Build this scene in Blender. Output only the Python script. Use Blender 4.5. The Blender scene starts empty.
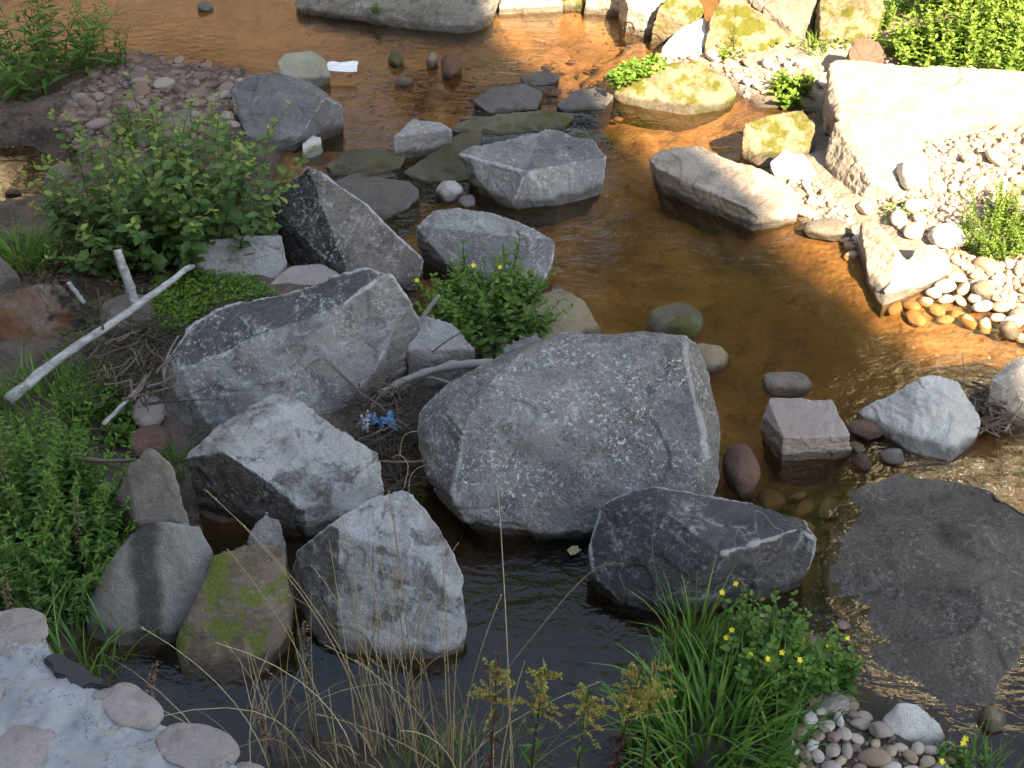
import bpy, bmesh, math, random, time
import numpy as np
from mathutils import Vector, Matrix

T0 = time.perf_counter()
C = bpy.context.scene.collection
sc = bpy.context.scene
R = math.radians

# ------------------------------------------------------------------ camera, sky, sun, exposure
CAM_H, PITCH, FPX = 4.5, R(36), 1250.0
cam = bpy.data.cameras.new('camera'); camo = bpy.data.objects.new('camera', cam); C.objects.link(camo)
camo.location = (0, 0, CAM_H); camo.rotation_euler = (math.pi/2 - PITCH, 0, 0)
cam.sensor_width = 36; cam.lens = 36*FPX/1024; cam.clip_start = .05; cam.clip_end = 2000
sc.camera = camo
SUN_AZ = np.array([.436, -.9]); SUN_AZ = SUN_AZ/np.linalg.norm(SUN_AZ); SUN_EL = R(37)
world = bpy.data.worlds.new('World'); sc.world = world; world.use_nodes = True
wn = world.node_tree.nodes; wl = world.node_tree.links
sky = wn.new('ShaderNodeTexSky'); sky.sky_type = 'NISHITA'; sky.sun_disc = False
sky.sun_elevation = SUN_EL; sky.sun_rotation = math.atan2(SUN_AZ[0], SUN_AZ[1])
sky.air_density = 1.0; sky.dust_density = .6; sky.ozone_density = 2.5
bg = wn['Background']; wl.new(sky.outputs[0], bg.inputs[0]); bg.inputs[1].default_value = .13
sun = bpy.data.lights.new('sun', 'SUN'); sun.energy = 4.7; sun.angle = R(.6); sun.color = (1, .91, .78)
suno = bpy.data.objects.new('sun', sun); C.objects.link(suno)
sd = Vector((SUN_AZ[0]*math.cos(SUN_EL), SUN_AZ[1]*math.cos(SUN_EL), math.sin(SUN_EL)))
suno.rotation_euler = sd.to_track_quat('Z', 'Y').to_euler()
vs = sc.view_settings; vs.view_transform = 'Standard'; vs.look = 'None'; vs.gamma = 1; vs.use_curve_mapping = False
vs.exposure = 2.5
try:
    vs.use_white_balance = True; vs.white_balance_temperature = 8300; vs.white_balance_tint = 9
except Exception: pass
sc.render.engine = 'CYCLES'
sc.cycles.max_bounces = 6; sc.cycles.transparent_max_bounces = 8

# ------------------------------------------------------------------ helpers
def P(px, py, z=0.0):
    u = (px-512)/FPX; v = (384-py)/FPX
    d = np.array([u, math.cos(PITCH)+v*math.sin(PITCH), -math.sin(PITCH)+v*math.cos(PITCH)])
    return np.array([0, 0, CAM_H]) + d*((z-CAM_H)/d[2])
def mpp(y, z=0):                       # metres per pixel for something standing at y, z
    return (y*math.cos(PITCH) + (CAM_H-z)*math.sin(PITCH))/FPX

def _h(i, j, k):
    n = (i.astype(np.int64)*374761393 + j.astype(np.int64)*668265263 + k.astype(np.int64)*2147483647) & 0x7fffffff
    n = ((n ^ (n >> 13))*1274126177) & 0x7fffffff
    n = n ^ (n >> 16)
    return (n & 0xffff)/32767.5 - 1.0
def vnoise(p):
    i = np.floor(p).astype(np.int64); f = p-i; w = f*f*f*(f*(f*6-15)+10)
    r = 0
    for a in (0, 1):
        for b in (0, 1):
            for c in (0, 1):
                r = r + _h(i[:, 0]+a, i[:, 1]+b, i[:, 2]+c) * \
                    (w[:, 0] if a else 1-w[:, 0])*(w[:, 1] if b else 1-w[:, 1])*(w[:, 2] if c else 1-w[:, 2])
    return r
def fbm(p, o=4):
    r = 0; a = 1
    for k in range(o):
        r = r + a*vnoise(p + 17.3*k); p = p*2.03; a *= .5
    return r

def mk_mesh(name, V, F, attrs=None, smooth=False):
    me = bpy.data.meshes.new(name)
    V = np.asarray(V, np.float32)
    me.vertices.add(len(V)); me.vertices.foreach_set('co', V.ravel())
    if isinstance(F, np.ndarray): F = [F]
    F = [np.asarray(f, np.int32) for f in F if len(f)]
    nl = sum(f.size for f in F); npoly = sum(len(f) for f in F)
    me.loops.add(nl); me.polygons.add(npoly)
    me.loops.foreach_set('vertex_index', np.concatenate([f.ravel() for f in F]))
    starts = []; s = 0
    for f in F:
        k = f.shape[1]; starts.append(s + k*np.arange(len(f))); s += f.size
    me.polygons.foreach_set('loop_start', np.concatenate(starts).astype(np.int32))
    me.polygons.foreach_set('use_smooth', np.full(npoly, smooth))
    me.update(calc_edges=True)
    for k, a in (attrs or {}).items():
        at = me.attributes.new(k, 'FLOAT', 'POINT'); at.data.foreach_set('value', np.asarray(a, np.float32))
    return me

def tag(o, label=None, cat=None, group=None, kind=None):
    if label: o['label'] = label
    if cat: o['category'] = cat
    if group: o['group'] = group
    if kind: o['kind'] = kind
    return o
def link(name, me, mat=None, parent=None, loc=(0, 0, 0), rot=(0, 0, 0), scale=None):
    o = bpy.data.objects.new(name, me); C.objects.link(o)
    if mat is not None and not me.materials: me.materials.append(mat)
    o.location = [float(v) for v in loc]; o.rotation_euler = rot
    if scale is not None: o.scale = scale
    if parent: o.parent = parent
    return o
def empty(name, loc=(0, 0, 0)):
    o = bpy.data.objects.new(name, None); C.objects.link(o); o.location = [float(v) for v in loc]; o.empty_display_size = .1
    return o

def in_poly(x, y, poly):
    r = np.zeros(x.shape, bool); n = len(poly); j = n-1
    for i in range(n):
        xi, yi = poly[i]; xj, yj = poly[j]
        c = ((yi > y) != (yj > y)) & (x < (xj-xi)*(y-yi)/((yj-yi) + 1e-12) + xi)
        r ^= c; j = i
    return r
def sdf(x, y, poly):                   # positive inside
    d = np.full(x.shape, 1e9); n = len(poly)
    for i in range(n):
        ax, ay = poly[i-1]; bx, by = poly[i]
        ex, ey = bx-ax, by-ay
        t = np.clip(((x-ax)*ex+(y-ay)*ey)/(ex*ex+ey*ey+1e-12), 0, 1)
        d = np.minimum(d, np.hypot(x-ax-t*ex, y-ay-t*ey))
    return np.where(in_poly(x, y, poly), d, -d)
def sm(a, b, x):
    t = np.clip((x-a)/(b-a), 0, 1); return t*t*(3-2*t)

# ------------------------------------------------------------------ node helpers
class NT:
    def __init__(s, name):
        s.m = bpy.data.materials.new(name); s.m.use_nodes = True
        s.t = s.m.node_tree; s.n = s.t.nodes; s.b = s.n['Principled BSDF']; s.out = s.n['Material Output']
    def l(s, a, b): s.t.links.new(a, b)
    def set(s, sock, v):
        if hasattr(v, 'is_output') or isinstance(v, bpy.types.NodeSocket): s.l(v, sock)
        elif isinstance(v, (tuple, list)) and len(v) == 3 and sock.type == 'RGBA': sock.default_value = (*v, 1)
        else: sock.default_value = v
    def noise(s, vec, scale, detail=4, rough=.55, dist=0):
        n = s.n.new('ShaderNodeTexNoise'); n.inputs['Scale'].default_value = scale
        n.inputs['Detail'].default_value = detail; n.inputs['Roughness'].default_value = rough; n.inputs['Distortion'].default_value = dist
        s.l(vec, n.inputs['Vector']); return n.outputs['Fac']
    def voro(s, vec, scale, feat='F1', out='Distance'):
        n = s.n.new('ShaderNodeTexVoronoi'); n.feature = feat; n.inputs['Scale'].default_value = scale
        s.l(vec, n.inputs['Vector']); return n.outputs[out]
    def rng(s, v, a, b, c=0., d=1.):
        n = s.n.new('ShaderNodeMapRange'); n.interpolation_type = 'SMOOTHSTEP'
        s.set(n.inputs[0], v)
        for i, q in enumerate((a, b, c, d)): n.inputs[i+1].default_value = q
        return n.outputs[0]
    def mix(s, f, a, b, mode='MIX'):
        n = s.n.new('ShaderNodeMix'); n.data_type = 'RGBA'; n.blend_type = mode
        s.set(n.inputs[0], f); s.set(n.inputs[6], a); s.set(n.inputs[7], b); return n.outputs[2]
    def math(s, op, a, b=0.):
        n = s.n.new('ShaderNodeMath'); n.operation = op; s.set(n.inputs[0], a); s.set(n.inputs[1], b); return n.outputs[0]
    def attr(s, name, out='Fac'):
        n = s.n.new('ShaderNodeAttribute'); n.attribute_name = name; return n.outputs[out]
    def objvec(s):
        tc = s.n.new('ShaderNodeTexCoord'); oi = s.n.new('ShaderNodeObjectInfo')
        v = s.n.new('ShaderNodeVectorMath'); v.operation = 'MULTIPLY_ADD'
        cmb = s.n.new('ShaderNodeCombineXYZ')
        for i in range(3): s.l(oi.outputs['Random'], cmb.inputs[i])
        s.l(cmb.outputs[0], v.inputs[0]); v.inputs[1].default_value = (37, 61, 53); s.l(tc.outputs['Object'], v.inputs[2])
        return v.outputs[0], oi.outputs['Random']
    def geo(s):
        g = s.n.new('ShaderNodeNewGeometry'); return g
    def sep(s, v):
        n = s.n.new('ShaderNodeSeparateXYZ'); s.l(v, n.inputs[0]); return n.outputs
    def bump(s, h, strength, dist=.01, prev=None):
        n = s.n.new('ShaderNodeBump'); n.inputs['Strength'].default_value = strength; n.inputs['Distance'].default_value = dist
        s.l(h, n.inputs['Height'])
        if prev is not None: s.l(prev, n.inputs['Normal'])
        return n.outputs[0]
    def squash(s, vec, sc_):
        n = s.n.new('ShaderNodeVectorMath'); n.operation = 'MULTIPLY'; s.l(vec, n.inputs[0]); n.inputs[1].default_value = sc_; return n.outputs[0]

def simple(name, col, rough=.8, var=.25, scale=12):
    t = NT(name); v, r = t.objvec()
    c = t.mix(t.noise(v, scale), tuple(x*(1-var) for x in col), tuple(min(1, x*(1+var)) for x in col))
    t.l(c, t.b.inputs['Base Color']); t.b.inputs['Roughness'].default_value = rough
    t.l(t.bump(t.noise(v, scale*5), .3, .005), t.b.inputs['Normal'])
    return t.m

def rock_mat(name, a, b, light, dark=(.03, .03, .032), edge=.7, speck=.5, lichen=.4, facet=.5, moss=0., mosscol=(.10, .115, .015),
             strata=0., stain=0., staincol=(.16, .07, .025), rough=.82, bump=1., wet=.085, patch=.4, pscale=7, band=None):
    t = NT(name); v, rnd = t.objvec()
    col = t.mix(t.rng(t.noise(v, 2.2, 5), .32, .68), a, b)
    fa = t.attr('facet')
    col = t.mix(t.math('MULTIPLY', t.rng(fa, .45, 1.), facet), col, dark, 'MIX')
    col = t.mix(t.math('MULTIPLY', t.rng(t.noise(v, pscale, 7, .68, .4), .5, .62), patch), col, dark)
    if strata:
        sv = t.squash(v, (3, 3, 34)); col = t.mix(t.math('MULTIPLY', t.rng(t.noise(sv, 1.4, 4, .6, .5), .45, .6), strata), col, dark)
    # crystals: dark and pale grains
    g1 = t.noise(v, 80, 3, .7); g2 = t.noise(v, 42, 5, .8)
    sp1 = t.rng(t.noise(v, 2.6, 5, .65, .5), .36, .62, .25, 1.); sp2 = t.rng(t.noise(v, 3.4, 5, .65, .5), .40, .60, .12, 1.)
    col = t.mix(t.math('MULTIPLY', t.math('MULTIPLY', t.rng(g1, .53, .60), speck), sp1), col, dark)
    col = t.mix(t.math('MULTIPLY', t.math('MULTIPLY', t.rng(g2, .54, .61), min(1, speck*1.25)), sp2), col, light)
    warm = t.rng(t.noise(v, 4.1, 6, .7, .3), .52, .68, 0, .35); col = t.mix(warm, col, t.mix(1., col, (1.15, .95, .74), 'MULTIPLY'))
    # pale lichen and scars
    ln = t.math('MULTIPLY', t.rng(t.noise(v, 5, 9, .72, .6), .52, .68), t.rng(t.noise(v, 34, 3), .4, .55))
    col = t.mix(t.math('MULTIPLY', ln, lichen), col, light)
    if band:
        bx = t.math('ADD', t.sep(t.n.new('ShaderNodeTexCoord').outputs['Object'])[0], t.math('MULTIPLY', t.math('SUBTRACT', t.noise(v, 4, 4), .5), .12))
        bx = t.math('ABSOLUTE', t.math('SUBTRACT', bx, band[0])); col = t.mix(t.rng(bx, band[1]*.4, band[1], .85, 0), col, dark)
    # quartz veins
    vn = t.math('ABSOLUTE', t.math('SUBTRACT', t.noise(v, 1.7, 3, .5, .8), .5))
    col = t.mix(t.math('MULTIPLY', t.rng(vn, .0, .006, 1, 0), lichen*.4), col, light)
    if stain:
        col = t.mix(t.math('MULTIPLY', t.rng(t.noise(v, 3.1, 6, .6, .7), .48, .6), stain), col, staincol)
    # worn pale edges of the broken faces
    en = t.rng(t.math('ADD', t.attr('edge'), t.math('MULTIPLY', t.math('SUBTRACT', t.noise(v, 11, 8, .8), .5), 2.6)), .5, .9)
    col = t.mix(t.math('MULTIPLY', en, edge), col, light)
    g = t.geo(); z = t.sep(g.outputs['Position'])[2]
    if moss:
        mn = t.rng(t.noise(v, 5, 6, .65), .62-.3*moss, .74-.3*moss)
        mc = t.mix(t.noise(v, 60, 3), tuple(.55*q for q in mosscol), tuple(1.5*q for q in mosscol))
        col = t.mix(mn, col, mc)
    zz = t.math('ADD', z, t.math('MULTIPLY', t.math('SUBTRACT', t.noise(v, 9, 3), .5), .08))
    wetf = t.rng(zz, wet*.5, wet, 1, 0) if wet > 0 else t.rng(t.noise(v, 1.7, 7, .7, .4), .54, .64, 0, .6)
    col = t.mix(t.math('MULTIPLY', wetf, .72), col, (.025, .02, .014))
    t.l(col, t.b.inputs['Base Color'])
    t.l(t.rng(wetf, 0, 1, rough, .3), t.b.inputs['Roughness'])
    t.b.inputs['Specular IOR Level'].default_value = .35
    h = t.math('ADD', t.math('MULTIPLY', t.noise(v, 30, 6, .7), 1.0), t.math('MULTIPLY', t.noise(v, 110, 3, .7), .35))
    n1 = t.bump(h, .95*bump, .02)
    t.l(n1, t.b.inputs['Normal'])
    return t.m

M = {}
M['grey'] = rock_mat('grey_granite', (.155, .153, .15), (.25, .242, .232), (.60, .60, .59), edge=.38, speck=.8, lichen=.4, facet=.2, patch=.3)
M['greyblue'] = rock_mat('blue_grey_granite', (.20, .202, .205), (.30, .297, .29), (.60, .60, .59), dark=(.055, .055, .06), edge=.6, speck=.35, lichen=.55, facet=.55, patch=.4)
M['banded'] = rock_mat('dark_topped_granite', (.20, .198, .195), (.29, .285, .275), (.64, .64, .63), dark=(.055, .055, .06), edge=.6, speck=.5, lichen=.55, facet=.85, patch=.55)
M['slate'] = rock_mat('dark_slate', (.05, .052, .057), (.105, .097, .095), (.48, .48, .48), dark=(.033, .035, .04), edge=.62, speck=.25, lichen=.6, facet=.5, strata=.25, patch=.3)
M['pale'] = rock_mat('pale_granite', (.30, .30, .295), (.42, .41, .40), (.60, .60, .59), dark=(.10, .10, .10), edge=.3, speck=.28, lichen=.4, facet=.35, patch=.5)
M['palestain'] = rock_mat('weathered_shaded_pale_granite', (.32, .325, .33), (.44, .435, .425), (.62, .63, .63), dark=(.035, .03, .022), edge=.3, speck=.25, lichen=.4, facet=.85, patch=.7, stain=.35, staincol=(.10, .075, .045))  # besides the stain, dark faces and patches put shade contrast into the colour
M['white'] = rock_mat('whitish_stone', (.52, .51, .48), (.66, .65, .62), (.75, .75, .73), dark=(.28, .27, .25), edge=.1, speck=.15, lichen=.2, facet=.3, patch=.3)
M['sunpale'] = rock_mat('sun_bleached_sandstone', (.37, .32, .26), (.50, .44, .37), (.62, .58, .53), dark=(.20, .15, .11), edge=.1, speck=.25, lichen=.2, facet=.3, strata=.5, patch=.35)
M['pink'] = rock_mat('pinkish_sandstone', (.34, .28, .255), (.42, .35, .32), (.52, .48, .45), dark=(.2, .16, .13), edge=.3, speck=.18, lichen=.1, facet=.5, patch=.2)
M['brown'] = rock_mat('brown_grey_stone', (.16, .135, .11), (.24, .20, .165), (.36, .33, .29), dark=(.07, .055, .04), edge=.3, speck=.3, lichen=.2, facet=.3, patch=.4)
M['tan'] = rock_mat('tan_river_stone', (.26, .20, .13), (.36, .29, .20), (.46, .42, .34), dark=(.12, .085, .05), edge=.2, speck=.2, lichen=.1, facet=.3, patch=.3)
M['purple'] = rock_mat('purple_grey_granite', (.145, .138, .142), (.22, .205, .20), (.42, .41, .42), dark=(.055, .052, .06), edge=.6, speck=.3, lichen=.25, facet=.4, patch=.4)
M['rust'] = rock_mat('rusty_brown_rock', (.17, .10, .065), (.27, .20, .155), (.48, .42, .36), dark=(.03, .025, .022), edge=.3, speck=.25, lichen=.3, facet=.5, patch=1., pscale=2.6, stain=.6, staincol=(.22, .085, .025))
M['reddish'] = rock_mat('reddish_river_stone', (.14, .075, .055), (.20, .11, .08), (.3, .2, .16), dark=(.06, .03, .02), edge=.2, speck=.2, lichen=.1, facet=.3, patch=.3)
M['wetgreen'] = rock_mat('wet_greenish_stone', (.085, .08, .055), (.15, .14, .10), (.24, .23, .18), dark=(.04, .035, .02), edge=.2, speck=.2, lichen=.1, moss=.35, mosscol=(.075, .075, .018), rough=.5, wet=.02)
M['wetgrey'] = rock_mat('wet_grey_stone', (.10, .098, .10), (.16, .152, .145), (.28, .27, .26), dark=(.05, .045, .04), edge=.15, speck=.2, lichen=.15, rough=.45, wet=.02)
M['mossy'] = rock_mat('moss_grown_sandstone', (.20, .15, .095), (.28, .225, .15), (.40, .35, .27), dark=(.09, .06, .03), edge=.2, speck=.15, lichen=.2, moss=.5, mosscol=(.085, .085, .010), wet=.08)
M['mossred'] = rock_mat('moss_topped_red_brown_rock', (.17, .12, .085), (.26, .20, .15), (.36, .33, .27), dark=(.06, .035, .02), edge=.2, speck=.2, lichen=.15, moss=.42, mosscol=(.13, .16, .03), strata=.3)
M['shelf'] = rock_mat('wet_conglomerate', (.185, .165, .14), (.29, .262, .225), (.52, .50, .47), dark=(.04, .034, .027), edge=.1, speck=.8, lichen=.5, facet=.1, patch=.28, pscale=5, rough=.6, bump=2.6, wet=0)
M['stained'] = rock_mat('stain_streaked_stone', (.24, .225, .205), (.33, .31, .285), (.46, .44, .41), dark=(.045, .042, .042), edge=.2, speck=.3, lichen=.25, facet=.1, patch=.2, band=(-.02, .09), wet=.09)
M['ledge'] = rock_mat('lichened_ledge', (.17, .155, .13), (.25, .235, .20), (.46, .45, .42), dark=(.07, .06, .045), edge=.2, speck=.5, lichen=.5, facet=.2, patch=.6, strata=.2)
M['mottle'] = rock_mat('speckled_black_granite', (.15, .128, .11), (.22, .195, .17), (.58, .57, .55), dark=(.024, .024, .025), edge=.7, speck=.55, lichen=.55, facet=.95, patch=.35)

# ------------------------------------------------------------------ terrain
LAND = [   # pixel outline of dry ground as the photo shows it, height above water, bank slope, zone
 ([(-700, 120), (-60, 95), (20, 100), (70, 60), (110, 52), (170, 62), (240, 70), (275, 110), (282, 165), (270, 180), (300, 260), (395, 290), (430, 320), (520, 300),
   (560, 290), (595, 330), (540, 350), (470, 370), (440, 395), (410, 470), (380, 480), (300, 520), (215, 520), (110, 470), (100, 560), (95, 640), (130, 720), (-900, 900), (-900, 400)], .16, .35, 0),
 ([(650, 70), (690, 40), (800, 20), (1024, -60), (1800, -100), (1800, 380), (1080, 350), (1030, 318), (990, 300), (960, 285), (880, 275), (850, 240), (800, 225), (775, 190), (805, 150), (820, 112), (760, 104), (735, 88)], .30, .22, 1),
 ([(275, -8), (480, 18), (520, 6), (600, 8), (655, 22), (700, -10), (1100, -120), (400, -120)], .35, .5, 2),
 ([(655, 790), (650, 700), (690, 630), (760, 600), (830, 640), (850, 690), (945, 712), (960, 790)], .10, .3, 3),
 ([(225, 790), (300, 765), (360, 738), (420, 738), (450, 775), (560, 800), (660, 800), (680, 900), (230, 900)], .10, .3, 3),
 ([(955, 415), (985, 385), (1100, 380), (1100, 440), (1000, 432)], .05, .25, 3),
 ([(0, 60), (140, 66), (60, 108), (-80, 110)], .1, .3, 0),
]
CREAM = [(-60, 162), (20, 152), (44, 166), (46, 192), (20, 204), (-60, 206)]      # still pool on the left bank
LANDW = [([tuple(P(a, b)[:2]) for a, b in poly], h, s, zn) for poly, h, s, zn in LAND]
POOLW = [tuple(P(a, b)[:2]) for a, b in CREAM]
def terrain(x, y):
    x = np.asarray(x, float); y = np.asarray(y, float); sh = x.shape; x = x.ravel(); y = y.ravel()
    p = np.stack([x, y, np.zeros_like(x)], 1)
    wob = .10*fbm(p*2.3, 3)
    bed = -.20 + .05*fbm(p*1.1+5, 3) + .018*fbm(p*7, 3)
    bed = bed + .10*sm(1.2, 2.6, x)*sm(5, 6.3, y)*sm(11, 8, y)
    h = bed; zone = {k: np.zeros_like(x) for k in (0, 1, 2, 3)}
    for poly, top, slope, zn in LANDW:
        d = sdf(x, y, poly) + wob*.6
        lh = np.minimum(top, d*slope) + .02*fbm(p*5, 3)
        lh = np.where(d > -.6, lh, -9)
        k = .04; h = np.where(lh > h, lh, h)
        zone[zn] = np.maximum(zone[zn], sm(-.12, .1, d))
    # ground climbing away from the stream, beyond what the photo frames
    h = h + .22*sm(3.0, 6.5, x)*sm(4.5, 7, y) + 6.5*sm(14.2, 24, y)+ .9*sm(6, 14, x) + .6*sm(-4.5, -9, x)*sm(13, 9, y) + 2.2*sm(20, 60, y) + .4*sm(2.6, -3, y)*sm(-1, -3, x)
    dp = sdf(x, y, POOLW); h = np.where(dp > -.25, np.minimum(h, np.maximum(-.06, -.05-dp*.4+.0)), h)
    dark = np.maximum(np.maximum(sm(6.0, 4.9, y)*sm(1.9, 1.0, x), sm(4.95, 4.45, y)), sm(-.25, -.05, dp))  # dark bed colour: silt nearby, plus pool and front darkened so reflections show
    return h.reshape(sh), zone, dark
def gz(x, y):
    i = min(max(int(np.searchsorted(gx, x))-1, 0), len(gx)-2); j = min(max(int(np.searchsorted(gy, y))-1, 0), len(gy)-2)
    a = (x-gx[i])/(gx[i+1]-gx[i]); b = (y-gy[j])/(gy[j+1]-gy[j])
    return float((Z[j, i]*(1-a)+Z[j, i+1]*a)*(1-b)+(Z[j+1, i]*(1-a)+Z[j+1, i+1]*a)*b)
def G(px, py, up=0.0, water=False):
    """Point of the ground (or the water surface) that the photo shows at px, py."""
    z = 0.
    for _ in range(6):
        p = P(px, py, z+up); z2 = gz(p[0], p[1])
        if water: z2 = max(z2, 0)
        z = .5*z+.5*z2
    p = P(px, py, z+up); return np.array([p[0], p[1], z])

def axis(lo, hi, step, far_lo, far_hi):
    a = np.arange(lo, hi+1e-6, step); g = []; s = step
    v = hi
    while v < far_hi: s *= 1.25; v += s; g.append(v)
    b = []; s = step; v = lo
    while v > far_lo: s *= 1.25; v -= s; b.append(v)
    return np.concatenate([b[::-1], a, g])
gx = axis(-6.2, 6.4, .034, -300, 300); gy = axis(2.4, 14.4, .034, -300, 400)
X, Y = np.meshgrid(gx, gy); Z, zone, dark = terrain(X, Y)
nx, ny = len(gx), len(gy); idx = np.arange(nx*ny).reshape(ny, nx)
FQ = np.stack([idx[:-1, :-1], idx[:-1, 1:], idx[1:, 1:], idx[1:, :-1]], -1).reshape(-1, 4)
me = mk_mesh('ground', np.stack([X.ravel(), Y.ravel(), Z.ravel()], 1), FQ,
             {'soil': zone[0], 'gravel': zone[1], 'bank': np.maximum(zone[2], zone[3]), 'silt_and_mirror_dark': dark}, smooth=True)
t = NT('stream_bed_and_banks'); g = t.geo(); pos = g.outputs['Position']; z = t.sep(pos)[2]
bedc = t.mix(t.rng(t.noise(pos, .9, 6, .62, .4), .40, .62), (.165, .103, .055), (.32, .21, .112))
bedc = t.mix(t.math('MULTIPLY', t.rng(t.noise(pos, 5, 6, .7, .5), .5, .66), .6), bedc, (.08, .048, .026))
bedc = t.mix(t.math('MULTIPLY', t.rng(t.voro(pos, 9), .3, .12), t.rng(t.noise(pos, 3, 2), .45, .6)), bedc, t.mix(t.noise(pos, 7, 2), (.30, .17, .08), (.12, .065, .035)))
bedc = t.mix(t.math('MULTIPLY', t.attr('silt_and_mirror_dark'), .95), bedc, (.02, .014, .009))
soil = t.mix(t.rng(t.noise(pos, 4, 7, .65), .35, .65), (.05, .034, .026), (.145, .098, .077))
soil = t.mix(t.rng(t.voro(pos, 22), .1, .4), t.mix(t.noise(pos, 11, 2), (.24, .155, .12), (.10, .07, .055)), soil)
grav = t.mix(t.noise(pos, 9, 5, .7), (.17, .115, .085), (.38, .30, .24))
bank = t.mix(t.noise(pos, 6, 6, .7), (.03, .024, .015), (.085, .065, .04))
land = t.mix(t.attr('gravel'), t.mix(t.attr('bank'), soil, bank), grav)
isl = t.rng(t.math('ADD', z, t.math('MULTIPLY', t.noise(pos, 8, 4), .02)), -.03, .008)
land = t.mix(t.rng(t.math('ADD', z, t.math('MULTIPLY', t.noise(pos, 5, 3), .06)), .03, .10, .55, 0), land, (.025, .016, .010))
col = t.mix(isl, bedc, land)
t.l(col, t.b.inputs['Base Color']); t.b.inputs['Roughness'].default_value = .85
hh = t.math('ADD', t.math('MULTIPLY', t.voro(pos, 20), .8), t.noise(pos, 30, 5, .7))
t.l(t.bump(hh, .8, .02), t.b.inputs['Normal'])
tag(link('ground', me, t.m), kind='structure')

# ------------------------------------------------------------------ water
t = NT('peaty_stream_water'); g = t.geo(); pos = g.outputs['Position']
w1 = t.noise(t.squash(pos, (5.0, 9, 5)), 1., 3, .55, .8); w2 = t.noise(t.squash(pos, (22, 34, 20)), 1., 2, .5, .4)
calm = t.rng(t.noise(pos, .55, 2), .38, .62, .25, 1.)
hh = t.math('MULTIPLY', t.math('ADD', w1, t.math('MULTIPLY', w2, .22)), calm)
nrm = t.bump(hh, .55, .02)
tr = t.n.new('ShaderNodeBsdfTransparent'); tr.inputs[0].default_value = (.77, .63, .46, 1)
gl = t.n.new('ShaderNodeBsdfGlossy'); gl.inputs['Roughness'].default_value = .03; gl.inputs[0].default_value = (1, 1, 1, 1); t.l(nrm, gl.inputs['Normal'])
dt = t.n.new('ShaderNodeVectorMath'); dt.operation = 'DOT_PRODUCT'; t.l(nrm, dt.inputs[0]); t.l(g.outputs['Incoming'], dt.inputs[1])
one_c = t.math('SUBTRACT', 1.0, t.math('MINIMUM', t.math('ABSOLUTE', dt.outputs['Value']), 1.0))
schlick = t.math('ADD', .036, t.math('MULTIPLY', t.math('POWER', one_c, 5.0), .97))     # the same from above and below, so light reaches the bed
mx = t.n.new('ShaderNodeMixShader'); t.l(schlick, mx.inputs[0]); t.l(tr.outputs[0], mx.inputs[1]); t.l(gl.outputs[0], mx.inputs[2])
t.l(mx.outputs[0], t.out.inputs['Surface']); t.n.remove(t.b)
wv = np.array([(-60, .5, 0), (60, .5, 0), (60, 60, 0), (-60, 60, 0)])
tag(link('water', mk_mesh('water', wv, np.array([[0, 1, 2, 3]])), t.m), kind='structure')

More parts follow.
